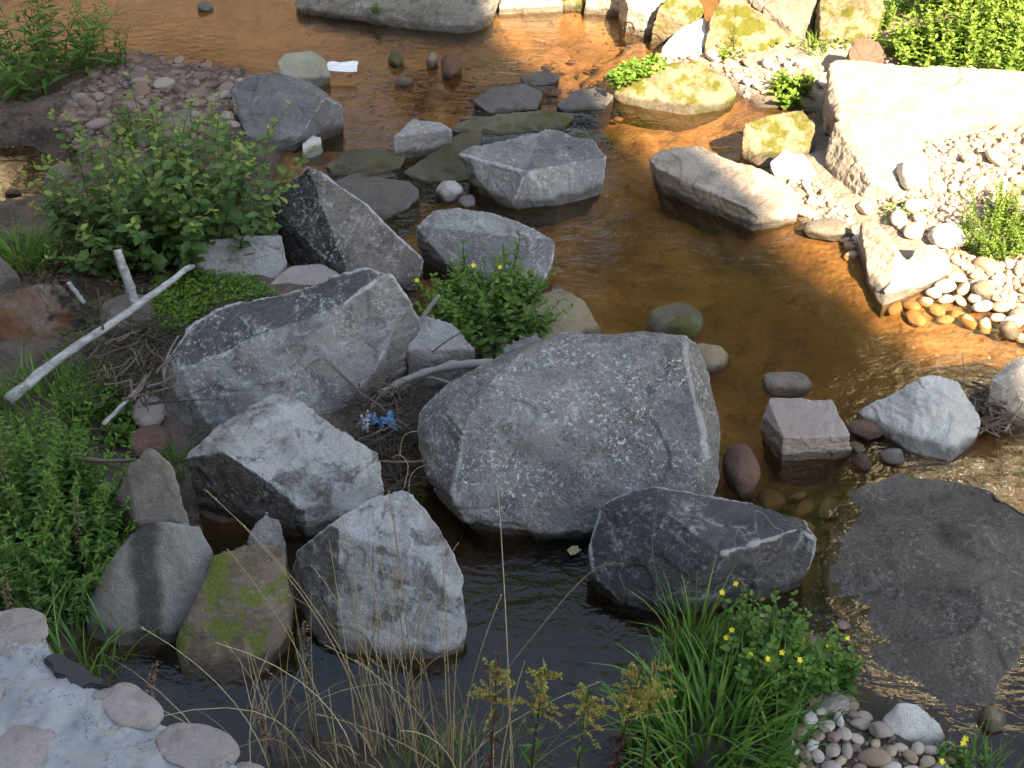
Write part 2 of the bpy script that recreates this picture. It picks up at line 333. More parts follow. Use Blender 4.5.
# ------------------------------------------------------------------ rocks
def rock_mesh(hulls, voxel, smooth=3, amp=1., chips=5, seed=0, name='rock', dark=None):
    rnd = random.Random(seed); edges = []; planes = []
    bmA = bmesh.new()
    allp = np.concatenate(hulls); size = float(np.ptp(allp, axis=0).max())
    for hp in hulls:
        bm = bmesh.new()
        for p in hp: bm.verts.new([float(v) for v in p])
        for c in range(chips+1):
            r = bmesh.ops.convex_hull(bm, input=list(bm.verts))
            bad = [v for v in bm.verts if not v.link_faces]
            for v in bad: bm.verts.remove(v)
            bmesh.ops.dissolve_limit(bm, angle_limit=R(6), verts=list(bm.verts), edges=list(bm.edges))
            bm.normal_update()
            if c == chips: break
            es = [e for e in bm.edges if len(e.link_faces) == 2 and e.calc_face_angle(0) > R(25) and max(v.co.z for v in e.verts) > -.05]
            if not es: continue
            e = rnd.choice(es); tt = rnd.random(); co = e.verts[0].co.lerp(e.verts[1].co, tt)
            n = (e.link_faces[0].normal*rnd.uniform(.4, 1) + e.link_faces[1].normal*rnd.uniform(.4, 1)).normalized()
            n = (n + Vector((rnd.gauss(0, .35), rnd.gauss(0, .35), rnd.gauss(0, .25)))).normalized()
            pc_ = co - n*size*rnd.uniform(.004, .022)
            if max((v.co-pc_).dot(n) for v in bm.verts) > .045*size: continue
            bmesh.ops.bisect_plane(bm, geom=list(bm.verts)+list(bm.edges)+list(bm.faces), plane_co=pc_, plane_no=n, clear_outer=True)
        for e in bm.edges:
            if len(e.link_faces) == 2:
                a = e.calc_face_angle(0)
                if a > R(16): edges.append((np.array(e.verts[0].co), np.array(e.verts[1].co), min(1, a/R(60))))
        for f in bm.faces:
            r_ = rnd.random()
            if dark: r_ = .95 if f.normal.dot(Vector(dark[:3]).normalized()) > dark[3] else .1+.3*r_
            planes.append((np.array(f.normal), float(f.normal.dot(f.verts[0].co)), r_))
        bmesh.ops.triangulate(bm, faces=list(bm.faces))
        off = len(bmA.verts); vm = [bmA.verts.new(v.co) for v in bm.verts]; bm.verts.index_update()
        for f in bm.faces:
            try: bmA.faces.new([vm[v.index] for v in f.verts])
            except ValueError: pass
        bm.free()
    bmesh.ops.recalc_face_normals(bmA, faces=list(bmA.faces))
    me0 = bpy.data.meshes.new('tmp'); bmA.to_mesh(me0); bmA.free()
    ob = bpy.data.objects.new('tmp', me0); C.objects.link(ob)
    m = ob.modifiers.new('r', 'REMESH'); m.mode = 'VOXEL'; m.voxel_size = voxel
    if smooth:
        m = ob.modifiers.new('s', 'SMOOTH'); m.factor = .5; m.iterations = smooth
    dg = bpy.context.evaluated_depsgraph_get(); ev = ob.evaluated_get(dg); me1 = ev.to_mesh()
    n = len(me1.vertices); V = np.empty(n*3, np.float32); me1.vertices.foreach_get('co', V); V = V.reshape(-1, 3).astype(float)
    N = np.empty(n*3, np.float32); me1.vertex_normals.foreach_get('vector', N); N = N.reshape(-1, 3)
    nl = len(me1.loops); L = np.empty(nl, np.int32); me1.loops.foreach_get('vertex_index', L); F = L.reshape(-1, 4) if nl == 4*len(me1.polygons) else None
    if F is None:
        F = []; [F.append(np.array([list(p.vertices)])) for p in me1.polygons]
    ev.to_mesh_clear(); bpy.data.objects.remove(ob); bpy.data.meshes.remove(me0)
    best = np.full(n, -1e9); fac = np.zeros(n)
    for pn, pd, r in planes:
        q = V@pn - pd; mkk = q > best; fac = np.where(mkk, r, fac); best = np.where(mkk, q, best)
    ed = np.zeros(n)
    w = max(.012, .018*size)
    for a, b, s in edges:
        e = b-a; tt = np.clip(((V-a)@e)/(e@e+1e-12), 0, 1); d = np.linalg.norm(V-a-tt[:, None]*e, axis=1)
        ed = np.maximum(ed, s*np.exp(-(d/w)**2))
    q = V + seed*3.17
    s1 = size*amp
    dsp = (.008 if smooth < 6 else .016)*s1*fbm(q*(2.2/size)+9, 3) + .0065*s1*(fbm(q*(7/size), 3)) + .005*s1*(np.abs(vnoise(q*(11/size)+4))-.4) + .0035*min(s1, 1)*fbm(q*28, 3)
    # broken steps on the faces
    st = vnoise(q*(4.5/size)+31); dsp += -.010*s1*sm(.22, .27, st)*(1 if smooth < 6 else .2)
    if smooth < 6:                                            # fracture ledges running across the block
        sd_ = np.array([rnd.gauss(0, .5), rnd.gauss(0, .5), 1.]); sd_ /= np.linalg.norm(sd_)
        hq = (V@sd_)*(5.5/size) + .55*fbm(q*(2.6/size)+60, 3); fr = hq-np.floor(hq)
        dsp += .010*s1*(sm(.0, .12, fr)-fr)*sm(-.1, .45, vnoise(q*(3.1/size)+77))
        dsp -= .007*s1*sm(.10, .0, np.abs(vnoise(q*(5.5/size)+12)))*sm(-.2, .4, vnoise(q*(2/size)+50))
        dsp += .0016*fbm(q*75, 2)
    V = V + N*dsp[:, None]
    return V, F, {'edge': ed, 'facet': fac}

def make_rock(name, label, cat, mat, pts, zb=-.28, pull=.10, smooth=3, amp=1., chips=5, res=64, group=None, more=None, base=None, dark=None):
    res = int(res*1.75); smooth = smooth if smooth < 5 else int(smooth*2.6)
    hulls = []
    for ps in [pts]+(more or []):
        W = np.array([P(*p) for p in ps]); c = W.mean(0)
        B = W.copy(); B[:, :2] = c[:2] + (B[:, :2]-c[:2])*(1-pull); B[:, 2] = zb if base is None else base
        hulls.append(np.concatenate([W, B]))
    a = np.concatenate(hulls); size = np.ptp(a, axis=0).max()
    seed = (sum(ord(ch)*(i+1) for i, ch in enumerate(label)) % 997)
    V, F, at = rock_mesh(hulls, max(.006, size/res), smooth, amp, chips, seed, name, dark)
    o = np.array([V[:, 0].mean(), V[:, 1].mean(), V[:, 2].min()])
    me = mk_mesh(name, V-o, F, at, smooth=True)
    return tag(link(name, me, M[mat], loc=o), label, cat, group)

B = 'boulder'
make_rock('boulder', 'largest grey granite boulder in the middle, broad flat face tilted towards the viewer', B, 'grey',
 [(452, 385, .46), (520, 345, .62), (565, 330, .72), (612, 340, .70), (650, 335, .72), (688, 336, .68), (702, 346, .56), (714, 395, .36), (722, 440, .22), (725, 490, .08),
  (700, 508, .12), (640, 526, .07), (590, 530, .05), (540, 533, .05), (500, 531, .06), (465, 520, .10), (438, 492, .12), (428, 470, .18), (419, 414, .34),
  (522, 350, .71), (466, 415, .56), (452, 495, .24), (684, 345, .74), (708, 455, .38), (690, 490, .24)], pull=.22, dark=(1, .2, .1, .5), res=95, chips=3, smooth=2)
make_rock('boulder', 'dark slate coloured boulder with white edges in front of the largest grey one', B, 'slate',
 [(620, 490, .40), (655, 485, .44), (720, 497, .42), (770, 505, .40), (805, 518, .34), (817, 540, .26), (808, 567, .12), (770, 592, .03), (725, 606, 0), (700, 613, 0),
  (650, 615, 0), (618, 602, .03), (594, 572, .12), (588, 545, .22), (600, 508, .34), (668, 512, .42), (700, 540, .36), (722, 553, .35), (765, 541, .35), (800, 529, .35)], dark=(-.6, -.6, .5, .75), res=80, chips=2, smooth=2)
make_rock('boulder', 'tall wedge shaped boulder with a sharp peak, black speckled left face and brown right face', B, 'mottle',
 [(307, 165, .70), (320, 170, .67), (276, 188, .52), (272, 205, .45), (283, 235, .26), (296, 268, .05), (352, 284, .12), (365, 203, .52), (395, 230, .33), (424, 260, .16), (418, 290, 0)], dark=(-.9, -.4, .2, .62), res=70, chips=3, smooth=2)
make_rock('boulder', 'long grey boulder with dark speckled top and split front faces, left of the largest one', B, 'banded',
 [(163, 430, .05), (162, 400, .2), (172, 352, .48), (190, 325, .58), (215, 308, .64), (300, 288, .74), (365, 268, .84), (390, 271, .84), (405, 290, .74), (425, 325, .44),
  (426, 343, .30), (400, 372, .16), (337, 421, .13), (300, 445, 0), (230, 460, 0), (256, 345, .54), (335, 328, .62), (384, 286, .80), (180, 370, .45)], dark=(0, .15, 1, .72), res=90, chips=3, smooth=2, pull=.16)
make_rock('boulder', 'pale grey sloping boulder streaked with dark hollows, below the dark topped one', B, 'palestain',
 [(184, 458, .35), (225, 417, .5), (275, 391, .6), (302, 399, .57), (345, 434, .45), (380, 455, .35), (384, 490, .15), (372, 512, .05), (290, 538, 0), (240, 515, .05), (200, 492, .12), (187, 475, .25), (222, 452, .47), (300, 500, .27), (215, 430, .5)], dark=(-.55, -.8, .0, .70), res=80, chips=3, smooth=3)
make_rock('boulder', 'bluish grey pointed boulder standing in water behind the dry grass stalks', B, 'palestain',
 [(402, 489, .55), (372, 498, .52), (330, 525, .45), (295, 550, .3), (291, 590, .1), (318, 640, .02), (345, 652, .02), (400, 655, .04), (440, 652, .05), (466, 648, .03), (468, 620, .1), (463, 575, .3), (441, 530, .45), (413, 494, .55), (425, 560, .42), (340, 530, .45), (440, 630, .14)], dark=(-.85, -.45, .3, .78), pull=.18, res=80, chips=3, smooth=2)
make_rock('boulder', 'rounded grey brown boulder with a dark stain down its front, beside the wall', B, 'stained',
 [(130, 531, .5), (145, 522, .54), (165, 519, .55), (200, 524, .5), (214, 550, .4), (206, 590, .25), (182, 640, .0), (150, 658, -.05), (110, 655, -.05), (86, 635, .0), (88, 600, .12), (104, 565, .3)], smooth=12, res=60, chips=2, amp=.6)
make_rock('rock', 'upright grey stone poking up behind the rounded stained boulder', 'rock', 'brown',
 [(150, 447, .62), (160, 452, .62), (174, 466, .56), (191, 520, .36), (160, 530, .3), (135, 525, .35), (116, 498, .4), (128, 465, .56)], dark=(-.9, -.3, 0, .6), smooth=5, res=50, chips=3)
make_rock('rock', 'red brown rock capped with yellow green moss beside the rounded stained boulder', 'rock', 'mossred',
 [(214, 556, .42), (245, 541, .48), (284, 544, .45), (289, 590, .25), (285, 632, .1), (266, 672, 0), (220, 693, -.03), (180, 675, 0), (176, 640, .1), (196, 595, .3)], smooth=5, res=56, chips=4)
make_rock('rock', 'small dark grey rock wedged behind the moss capped one', 'rock', 'purple',
 [(252, 520, .42), (266, 509, .45), (282, 520, .42), (287, 545, .3), (258, 552, .3), (245, 540, .34)], smooth=4, res=34, chips=2)
make_rock('boulder', 'smooth blue grey flat topped boulder behind the flowering plant, midstream', B, 'greyblue',
 [(416, 226, .27), (432, 210, .32), (455, 207, .33), (505, 213, .32), (556, 240, .25), (553, 262, .14), (543, 285, .02), (500, 290, 0), (460, 280, 0), (430, 255, .03), (418, 242, .1)], res=56, chips=3, smooth=4)
make_rock('stone', 'yellowish rounded stone at the edge of the flowering plant, midstream', 'stone', 'tan',
 [(520, 300, .2), (560, 286, .24), (585, 300, .18), (603, 330, .05), (590, 345, 0), (540, 345, .05)], smooth=8, res=36, chips=1)
make_rock('stone', 'light grey stone top showing just behind the largest grey boulder', 'stone', 'pale',
 [(503, 344, .42), (520, 332, .48), (538, 331, .48), (550, 345, .4), (500, 365, .3)], smooth=4, res=34, chips=2)
make_rock('rock', 'whitish slab lying between the two largest grey boulders under driftwood', 'rock', 'pale',
 [(400, 318, .44), (425, 316, .46), (455, 325, .42), (477, 350, .3), (470, 362, .22), (430, 362, .25), (405, 350, .34)], smooth=3, res=40, chips=3, base=-.05)
make_rock('boulder', 'blocky grey boulder with a lit top standing alone in the middle of the stream', B, 'greyblue',
 [(457, 153, .26), (480, 142, .30), (520, 130, .34), (545, 127, .35), (592, 139, .30), (607, 157, .22), (603, 192, .02), (560, 206, 0), (520, 209, 0), (500, 205, 0), (470, 178, .05), (526, 172, .28), (590, 160, .24), (512, 206, .03)], pull=.3, res=64, chips=3, smooth=2)
make_rock('boulder', 'long low pale boulder lying slantwise in the stream, half in sunlight', B, 'sunpale',
 [(648, 158, .20), (662, 148, .25), (697, 145, .27), (730, 160, .26), (765, 172, .23), (792, 187, .2), (799, 205, .13), (797, 222, .02), (752, 231, 0), (738, 216, 0), (690, 191, .01), (652, 178, .02), (655, 167, .2), (690, 181, .20), (748, 208, .17), (760, 214, .14)], pull=.3, res=64, chips=3, smooth=2)
make_rock('boulder', 'rounded mossy tan boulder with clover growing on its left end', B, 'mossy',
 [(612, 92, .06), (618, 78, .16), (632, 70, .22), (660, 60, .29), (702, 60, .28), (728, 78, .2), (737, 97, .06), (722, 110, 0), (690, 116, 0), (650, 110, 0), (620, 100, .02)], smooth=9, res=50, chips=2, amp=.8)
make_rock('rock', 'small square yellow mossed rock between the long low boulder and the pale slab', 'rock', 'mossy',
 [(743, 124, .2), (770, 114, .25), (803, 109, .25), (815, 124, .2), (814, 150, .05), (801, 166, 0), (760, 167, 0), (741, 152, .04)], smooth=4, res=44, chips=3)
make_rock('stone', 'white angular stone lying under the small square mossed rock', 'stone', 'white',
 [(770, 162, .14), (785, 150, .18), (805, 155, .18), (816, 172, .1), (805, 184, .02), (775, 178, .04)], smooth=4, res=34, chips=2, base=-.1)
make_rock('stone_slab', 'large pale cut slab along the back of the sunlit pebble bank', 'slab', 'sunpale',
 [(829, 64, .46), (836, 58, .50), (900, 60, .52), (1000, 68, .54), (1070, 74, .54), (1075, 118, .44), (1000, 122, .40), (900, 126, .36), (840, 124, .32), (828, 98, .34)], smooth=2, res=80, chips=4, base=-.1, pull=.02)
make_rock('boulder', 'big pale block with a grained grey side at the corner of the pebble bank', B, 'sunpale',
 [(824, 160, .12), (834, 121, .34), (848, 118, .37), (905, 128, .34), (935, 165, .25), (908, 200, .14), (873, 184, .24), (852, 204, .04)], smooth=3, res=60, chips=3, base=-.1)
make_rock('rock', 'v shaped pale rock at the water edge below the pebble bank', 'rock', 'sunpale',
 [(861, 222, .20), (880, 222, .23), (897, 252, .2), (916, 268, .13), (898, 298, .02), (882, 309, -.01), (868, 280, .04)], smooth=3, res=50, chips=2,
 more=[[(908, 262, .15), (920, 243, .2), (938, 245, .2), (955, 268, .1), (946, 277, .02), (900, 299, .01), (884, 290, .08)]])
make_rock('stone_slab', 'neat pinkish squared block sitting in the stream right of the largest boulder', 'slab', 'pink',
 [(768, 397, .24), (832, 399, .23), (849, 436, .18), (783, 438, .19), (852, 453, .02), (779, 458, 0), (760, 429, .05), (762, 414, .16)], smooth=2, res=60, chips=7, amp=1.1, pull=.38)
make_rock('rock', 'whitish rock with a peaked top in shade beside the pinkish squared block', 'rock', 'white',
 [(856, 411, .06), (885, 398, .17), (920, 379, .32), (936, 374, .34), (958, 381, .31), (981, 415, .14), (976, 440, .05), (953, 462, 0), (910, 452, 0), (890, 432, .03), (862, 420, .02)], smooth=4, res=54, chips=3)
make_rock('rock', 'grey rock cut by the right edge of the photo, dark underside', 'rock', 'greyblue',
 [(992, 378, .3), (1015, 357, .36), (1060, 350, .36), (1080, 400, .1), (1060, 425, 0), (1010, 418, 0), (988, 400, .12)], smooth=3, res=44, chips=3)
make_rock('stone_slab', 'wide dark flat rock shelf barely rising from the water at lower right', 'slab', 'shelf',
 [(846, 488, 0.008), (900, 474, 0.018), (990, 490, 0.038), (1040, 516, 0.048), (1036, 580, 0.028), (996, 632, 0.018), (1010, 670, 0.008), (1004, 716, -0.022), (940, 724, -0.032), (860, 672, -0.022), (828, 604, -0.022), (830, 528, -0.012), (930, 530, 0.103), (890, 530, 0.078), (985, 540, 0.108), (975, 610, 0.088), (900, 600, 0.068), (970, 670, 0.058)], smooth=2, res=120, chips=2, amp=1.5, pull=.0, zb=-.4)
make_rock('boulder', 'purple grey boulder with a cream end behind the leafy shrub', B, 'purple',
 [(230, 86, .34), (250, 74, .38), (275, 71, .40), (310, 80, .36), (325, 97, .33), (346, 110, .2), (344, 125, .06), (320, 133, .03), (290, 152, 0), (250, 140, .05), (234, 110, .2)], res=60, chips=4, smooth=3)
M['creamgreen'] = rock_mat('cream_green_stone', (.30, .30, .225), (.38, .375, .30), (.48, .47, .41), dark=(.2, .19, .12), edge=.1, speck=.2, lichen=.2, facet=.3, patch=.3)
make_rock('boulder', 'pale greenish rounded boulder behind the purple grey one, next to the litter', B, 'creamgreen',
 [(275, 62, .22), (285, 52, .28), (312, 49, .28), (326, 58, .22), (331, 74, .08), (322, 86, 0), (295, 88, 0), (277, 80, .06)], smooth=9, res=40, chips=1, amp=.7)
make_rock('stone', 'small cream stone tucked under the purple grey boulder', 'stone', 'white',
 [(301, 142, .12), (312, 133, .16), (322, 136, .12), (322, 152, .02), (312, 158, 0), (302, 155, .03)], smooth=5, res=30, chips=1)
make_rock('rock', 'light angular rock perched on the flat wet stones upstream of midstream', 'rock', 'pale',
 [(392, 137, .2), (413, 119, .26), (440, 122, .25), (453, 130, .18), (438, 142, .1), (418, 155, .02), (402, 150, .05)], smooth=3, res=40, chips=3)
for lab, mat, pts in [
 ('low greenish wet stone left of the flat wet slabs midstream', 'wetgreen', [(325, 165, .02), (345, 150, .05), (385, 146, .06), (406, 154, .05), (400, 168, .02), (370, 176, 0), (335, 175, 0)]),
 ('long low olive grey wet slab under the light angular rock', 'wetgreen', [(402, 172, .03), (430, 150, .07), (460, 132, .08), (482, 130, .07), (480, 150, .05), (470, 180, .01), (425, 182, 0)]),
 ('broad flat blue grey wet slab behind the wedge boulder', 'wetgrey', [(335, 180, .06), (350, 174, .08), (410, 180, .08), (421, 190, .06), (408, 208, .02), (380, 222, 0), (345, 215, 0)]),
 ('dark grey wet stone low in the water near the plants at top middle', 'wetgrey', [(473, 100, .05), (490, 88, .10), (525, 83, .12), (543, 92, .08), (538, 108, .02), (490, 114, 0)]),
 ('purple grey wet stone low in the water beside the clover boulder', 'wetgrey', [(556, 104, .05), (575, 90, .10), (600, 87, .10), (614, 95, .05), (604, 108, .01), (565, 112, 0)]),
 ('long olive wet slab behind the blocky midstream boulder', 'wetgreen', [(448, 125, .03), (480, 114, .08), (540, 109, .10), (575, 113, .06), (565, 128, .01), (500, 134, .01), (455, 133, 0)]),
 ('thin brown wet stone lying in the narrows at top middle', 'wetgrey', [(520, 76, .03), (545, 70, .07), (560, 74, .06), (552, 84, .01), (525, 86, 0)]),
 ]:
    make_rock('river_stone', lab, 'stone', mat, pts, smooth=5, res=46, chips=2, amp=.7)
make_rock('rock', 'pale grey rock on the left bank between shrub and moss patch', 'rock', 'pale',
 [(186, 246, .3), (205, 240, .34), (245, 234, .38), (283, 234, .36), (287, 262, .2), (272, 294, .05), (240, 296, .05), (215, 285, .1), (195, 262, .22)], smooth=3, res=50, chips=4)
make_rock('rock', 'rust brown and black rock at the left edge behind the bleached pole', 'rock', 'rust',
 [(-20, 300, .4), (5, 288, .46), (35, 281, .48), (60, 283, .46), (78, 300, .36), (90, 325, .2), (70, 350, .05), (20, 365, .05), (-25, 350, .1)], smooth=5, res=56, chips=4, base=-.1)
make_rock('rock', 'grey rock corner at the left edge above the rusty one', 'rock', 'brown',
 [(-30, 250, .36), (0, 254, .36), (20, 274, .26), (18, 286, .18), (-20, 295, .15)], smooth=4, res=36, chips=2, base=-.1)
make_rock('stone_slab', 'pinkish flat cobbled rock behind the dark topped boulder', 'slab', 'pink',
 [(268, 285, .16), (290, 265, .2), (320, 262, .2), (345, 275, .16), (340, 292, .08), (300, 300, .06)], smooth=5, res=40, chips=3, base=-.1)
make_rock('stone_slab', 'long flat grey ledge of rock at the top edge of the photo', 'slab', 'ledge',
 [(292, -8, .16), (330, -22, .26), (480, -20, .28), (502, -8, .22), (498, 20, .06), (470, 32, .01), (410, 28, .02), (340, 14, .03), (296, 8, .05), (380, 6, .17), (470, 12, .17)], smooth=4, res=80, chips=3)
for lab, mat, pts in [
 ('sunlit cream rock at the top edge right of the flat ledge', 'sunpale', [(500, 0, .15), (520, -18, .25), (560, -16, .25), (562, 2, .1), (540, 10, .02), (508, 10, .02)]),
 ('small mossy yellow rock at the top edge between two cream rocks', 'mossy', [(562, -4, .15), (585, -10, .2), (584, 6, .05), (565, 9, .02)]),
 ('sunlit cream rock at the top edge left of the dark recess', 'sunpale', [(586, -6, .2), (620, -16, .26), (626, 2, .15), (615, 13, .02), (588, 12, .02)]),
 ('cream rock above the dark water recess at the top edge', 'sunpale', [(622, -12, .34), (660, -14, .38), (670, 4, .30), (645, 14, .22), (628, 8, .24)]),
 ('upright olive grey rock beside the dark recess at the top', 'mossy', [(655, 12, .30), (670, -4, .40), (695, -6, .40), (706, 10, .30), (698, 24, .18), (668, 30, .12)]),
 ('white leaning stone below the olive rock at the top', 'white', [(662, 46, .12), (684, 26, .24), (704, 18, .28), (708, 36, .18), (700, 54, .06), (672, 58, .04)]),
 ('big slanting mossy sunlit rock at the top right of centre', 'mossy', [(702, 44, .16), (712, 10, .42), (724, -8, .50), (745, 2, .46), (822, 50, .16), (806, 58, .08), (706, 56, .08)]),
 ('flat topped grey brown rock at the top edge behind the slanting rock', 'brown', [(742, -14, .58), (790, -30, .66), (822, -16, .60), (812, 22, .34), (796, 34, .26), (762, 8, .40)]),
 ('dark mossy yellow rock beside the bright greenery at the top', 'mossy', [(820, -14, .58), (860, -24, .66), (885, -4, .6), (878, 30, .38), (850, 38, .3), (820, 34, .32)]),
 ('orange brown smooth stone above the pale slab', 'reddish', [(846, 52, .4), (858, 38, .46), (878, 40, .46), (886, 54, .38), (850, 62, .34)]),
 ]:
    make_rock('bank_rock', lab, 'rock', mat, pts, smooth=4, res=44, chips=6, amp=1.6, base=-.1, pull=-.12)

# ellipsoid stones: centre, width and height in the photo
def cobble_mesh(seed, lump=.10, n=3):
    bm = bmesh.new(); bmesh.ops.create_icosphere(bm, subdivisions=n, radius=1)
    V = np.array([v.co for v in bm.verts]); F = np.array([[v.index for v in f.verts] for f in bm.faces]); bm.free()
    rs = np.random.RandomState(seed)
    for k in range(7):                                        # flattened sides
        d = rs.normal(size=3); d /= np.linalg.norm(d); lim = rs.uniform(.72, .95); q = V@d
        V = V - np.clip(q-lim, 0, None)[:, None]*d*.8
    r = 1 + lump*fbm(V*1.1+seed*7.7, 3)
    V = V*r[:, None]; V /= np.abs(V).max(0)
    return V, F
def cobble(name, label, cat, mat, cx, cy, w, h, z0=None, k=.8, seed=None, group=None, rot=None):
    seed = seed if seed is not None else int(cx*7+cy*13)
    p = G(cx, cy, water=True) if z0 is None else P(cx, cy, z0)
    s = mpp(p[1], p[2]); ang = PITCH + math.atan((cy-384)/FPX)
    Hh = k*h*s/2; D = math.sqrt(max((h*s/2)**2 - (Hh*math.cos(ang))**2, (h*s*.2)**2))/math.sin(ang)
    zc = p[2] + Hh*.45; p = P(cx, cy, zc)
    V, F = cobble_mesh(seed, n=4 if w > 26 else 3)
    V = V*np.array([w*s/2, D, Hh]); V[:, 2] += Hh
    n = len(V)
    me = mk_mesh(name, V, F, {'edge': np.zeros(n), 'facet': np.full(n, .3)}, smooth=True)
    o = link(name, me, M[mat] if isinstance(mat, str) else mat, loc=(p[0], p[1], zc-Hh), rot=(0, 0, 0))
    return tag(o, label, cat, group)
for a in [
 ('brown green rounded stone in the stream just behind the largest boulder', 'wetgreen', 675, 322, 56, 40),
 ('tan rounded stone at the right shoulder of the largest boulder', 'tan', 708, 358, 40, 32),
 ('grey rounded stone behind the pinkish squared block', 'brown', 785, 384, 54, 30),
 ('dull red stone in the water right of the largest boulder', 'reddish', 741, 470, 36, 52),
 ('reddish stone between the squared block and the whitish rock', 'reddish', 866, 430, 40, 22),
 ('small pink stone below the whitish peaked rock', 'pink', 893, 456, 26, 18),
 ('rusty small stone at the corner of the squared block', 'reddish', 862, 462, 22, 18),
 ('small ochre stone at the corner of the squared block', 'tan', 856, 448, 16, 14),
 ('pale small stone left of the midstream blue grey boulder', 'pale', 450, 191, 28, 24),
 ('tiny grey stone beside the pale small stone midstream', 'wetgrey', 467, 201, 18, 14),
 ('dark rounded stone in the water at upper middle, left of three', 'wetgreen', 396, 59, 16, 18),
 ('pale olive stone in the water at upper middle, right of the dark ones', 'tan', 432, 61, 13, 18),
 ('dark brown stone in the water at upper middle with a split top', 'reddish', 450, 67, 24, 28),
 ('flat brown stone in the water below the dark ones at upper middle', 'brown', 404, 82, 20, 12),
 ('orange tinted boulder lying at the end of the shallow pebbles, far right', 'tan', 1010, 330, 20, 22),
 ('brown flat stone lying in the water at the lower end of the pebble bank', 'brown', 828, 230, 50, 26),
 ('sandy stone at the tip of the v shaped rock', 'tan', 983, 292, 24, 24),
 ('white round stone by the pale block on the pebble bank', 'white', 912, 176, 30, 34),
 ('white wide stone in the pebbles near the pale wispy bush', 'white', 948, 236, 40, 26),
 ('grey brown stone at the edge of the left pool', 'brown', 63, 178, 34, 32),
 ('dark stone standing in the left pool', 'reddish', 13, 193, 16, 8),
 ('pale grey stone at the bank beside the left pool', 'brown', 82, 208, 26, 30),
 ('pinkish stone showing among the twigs on the left bank', 'pink', 148, 412, 36, 34),
 ('grey brown boulder under the twig heap on the left bank', 'brown', 128, 315, 54, 46),
 ('brown stone in shadow under the twigs beside the dark topped boulder', 'reddish', 150, 442, 44, 34),
 ('lonely dark and white stone in the water at the top left', 'wetgrey', 205, 7, 16, 12),
 ('round brown ball shaped stone at lower right beside the shelf', 'tan', 992, 718, 26, 27),
 ('little grey stone among the yellow flowers', 'brown', 812, 646, 26, 20),
 ('pale oval stone resting at the head of the lower right pebble pile', 'pink', 831, 705, 38, 26),
 ('grey brown stone near the leafy shrub on the gravel', 'brown', 178, 122, 36, 26),
 ('pale mauve stone on the gravel behind the leafy shrub', 'pink', 164, 84, 22, 14),
 ]:
    lab, mat, cx, cy, w, h = a
    cobble('stone', lab, 'stone', mat, cx, cy, w, h)
make_rock('rock', 'speckled white grey stone beside the lower right pebble pile', 'rock', 'white',
 [(884, 716, .12), (900, 702, .2), (918, 702, .2), (940, 722, .12), (946, 735, .05), (935, 750, .02), (905, 742, .05), (886, 734, .06)], smooth=5, res=44, chips=3, base=-.08)

# ------------------------------------------------------------------ pebbles
t = NT('mixed_pebble'); v, rnd = t.objvec()
rp = t.n.new('ShaderNodeValToRGB'); t.l(rnd, rp.inputs[0]); cr = rp.color_ramp; cr.interpolation = 'CONSTANT'
cols = [(.46, .36, .29), (.52, .42, .35), (.36, .29, .24), (.55, .49, .43), (.38, .25, .17), (.60, .57, .53), (.46, .35, .23), (.33, .225, .185), (.52, .43, .37)]
cr.elements[0].position = 0; cr.elements[0].color = (*cols[0], 1); cr.elements[1].position = 1/9; cr.elements[1].color = (*cols[1], 1)
for i in range(2, 9): e = cr.elements.new(i/9); e.color = (*cols[i], 1)
pc = t.mix(t.math('MULTIPLY', t.noise(v, 14, 5, .7), .5), rp.outputs[0], (.12, .085, .07))
g = t.geo(); zz = t.sep(g.outputs['Position'])[2]
wf = t.rng(zz, .0, .03, 1, 0); pc = t.mix(t.math('MULTIPLY', wf, .6), pc, (.06, .035, .018))
t.l(pc, t.b.inputs['Base Color']); t.b.inputs['Roughness'].default_value = .7; t.l(t.bump(t.noise(v, 60, 4), .3, .004), t.b.inputs['Normal'])
M['pebble'] = t.m
t = NT('bleached_pebble'); v, rnd = t.objvec()
rp = t.n.new('ShaderNodeValToRGB'); t.l(rnd, rp.inputs[0]); cr = rp.color_ramp
cr.elements[0].color = (.26, .17, .11, 1); cr.elements[1].color = (.56, .51, .46, 1); e = cr.elements.new(.4); e.color = (.40, .31, .25, 1)
pc = t.mix(t.math('MULTIPLY', t.noise(v, 14, 5, .7), .35), rp.outputs[0], (.26, .19, .15))
g = t.geo(); zz = t.sep(g.outputs['Position'])[2]
wf = t.rng(zz, .0, .03, 1, 0); pc = t.mix(t.math('MULTIPLY', wf, .6), pc, (.42, .22, .08))
t.l(pc, t.b.inputs['Base Color']); t.b.inputs['Roughness'].default_value = .75; t.l(t.bump(t.noise(v, 60, 4), .3, .004), t.b.inputs['Normal'])
M['bleached'] = t.m
PEB = {}
t0_ = M['pebble'].copy(); M['muddy'] = t0_
for e_, c_ in zip([n for n in t0_.node_tree.nodes if n.type == 'VALTORGB'][0].color_ramp.elements, [(.22, .14, .115), (.27, .19, .165), (.16, .12, .11), (.31, .25, .22), (.23, .13, .10), (.40, .37, .35), (.24, .17, .12), (.18, .115, .10), (.30, .22, .20)]): e_.color = (*c_, 1)
for mt in ('pebble', 'bleached', 'muddy'):
    PEB[mt] = []
    for s in range(10):
        V, F = cobble_mesh(100+s, .12); V = V*np.array([1, .55+.035*s, .42+.03*(s % 5)])
        mm = mk_mesh('pebble', V, F, smooth=True); mm.materials.append(M[mt]); PEB[mt].append(mm)
pr = random.Random(5)
PLACED = []
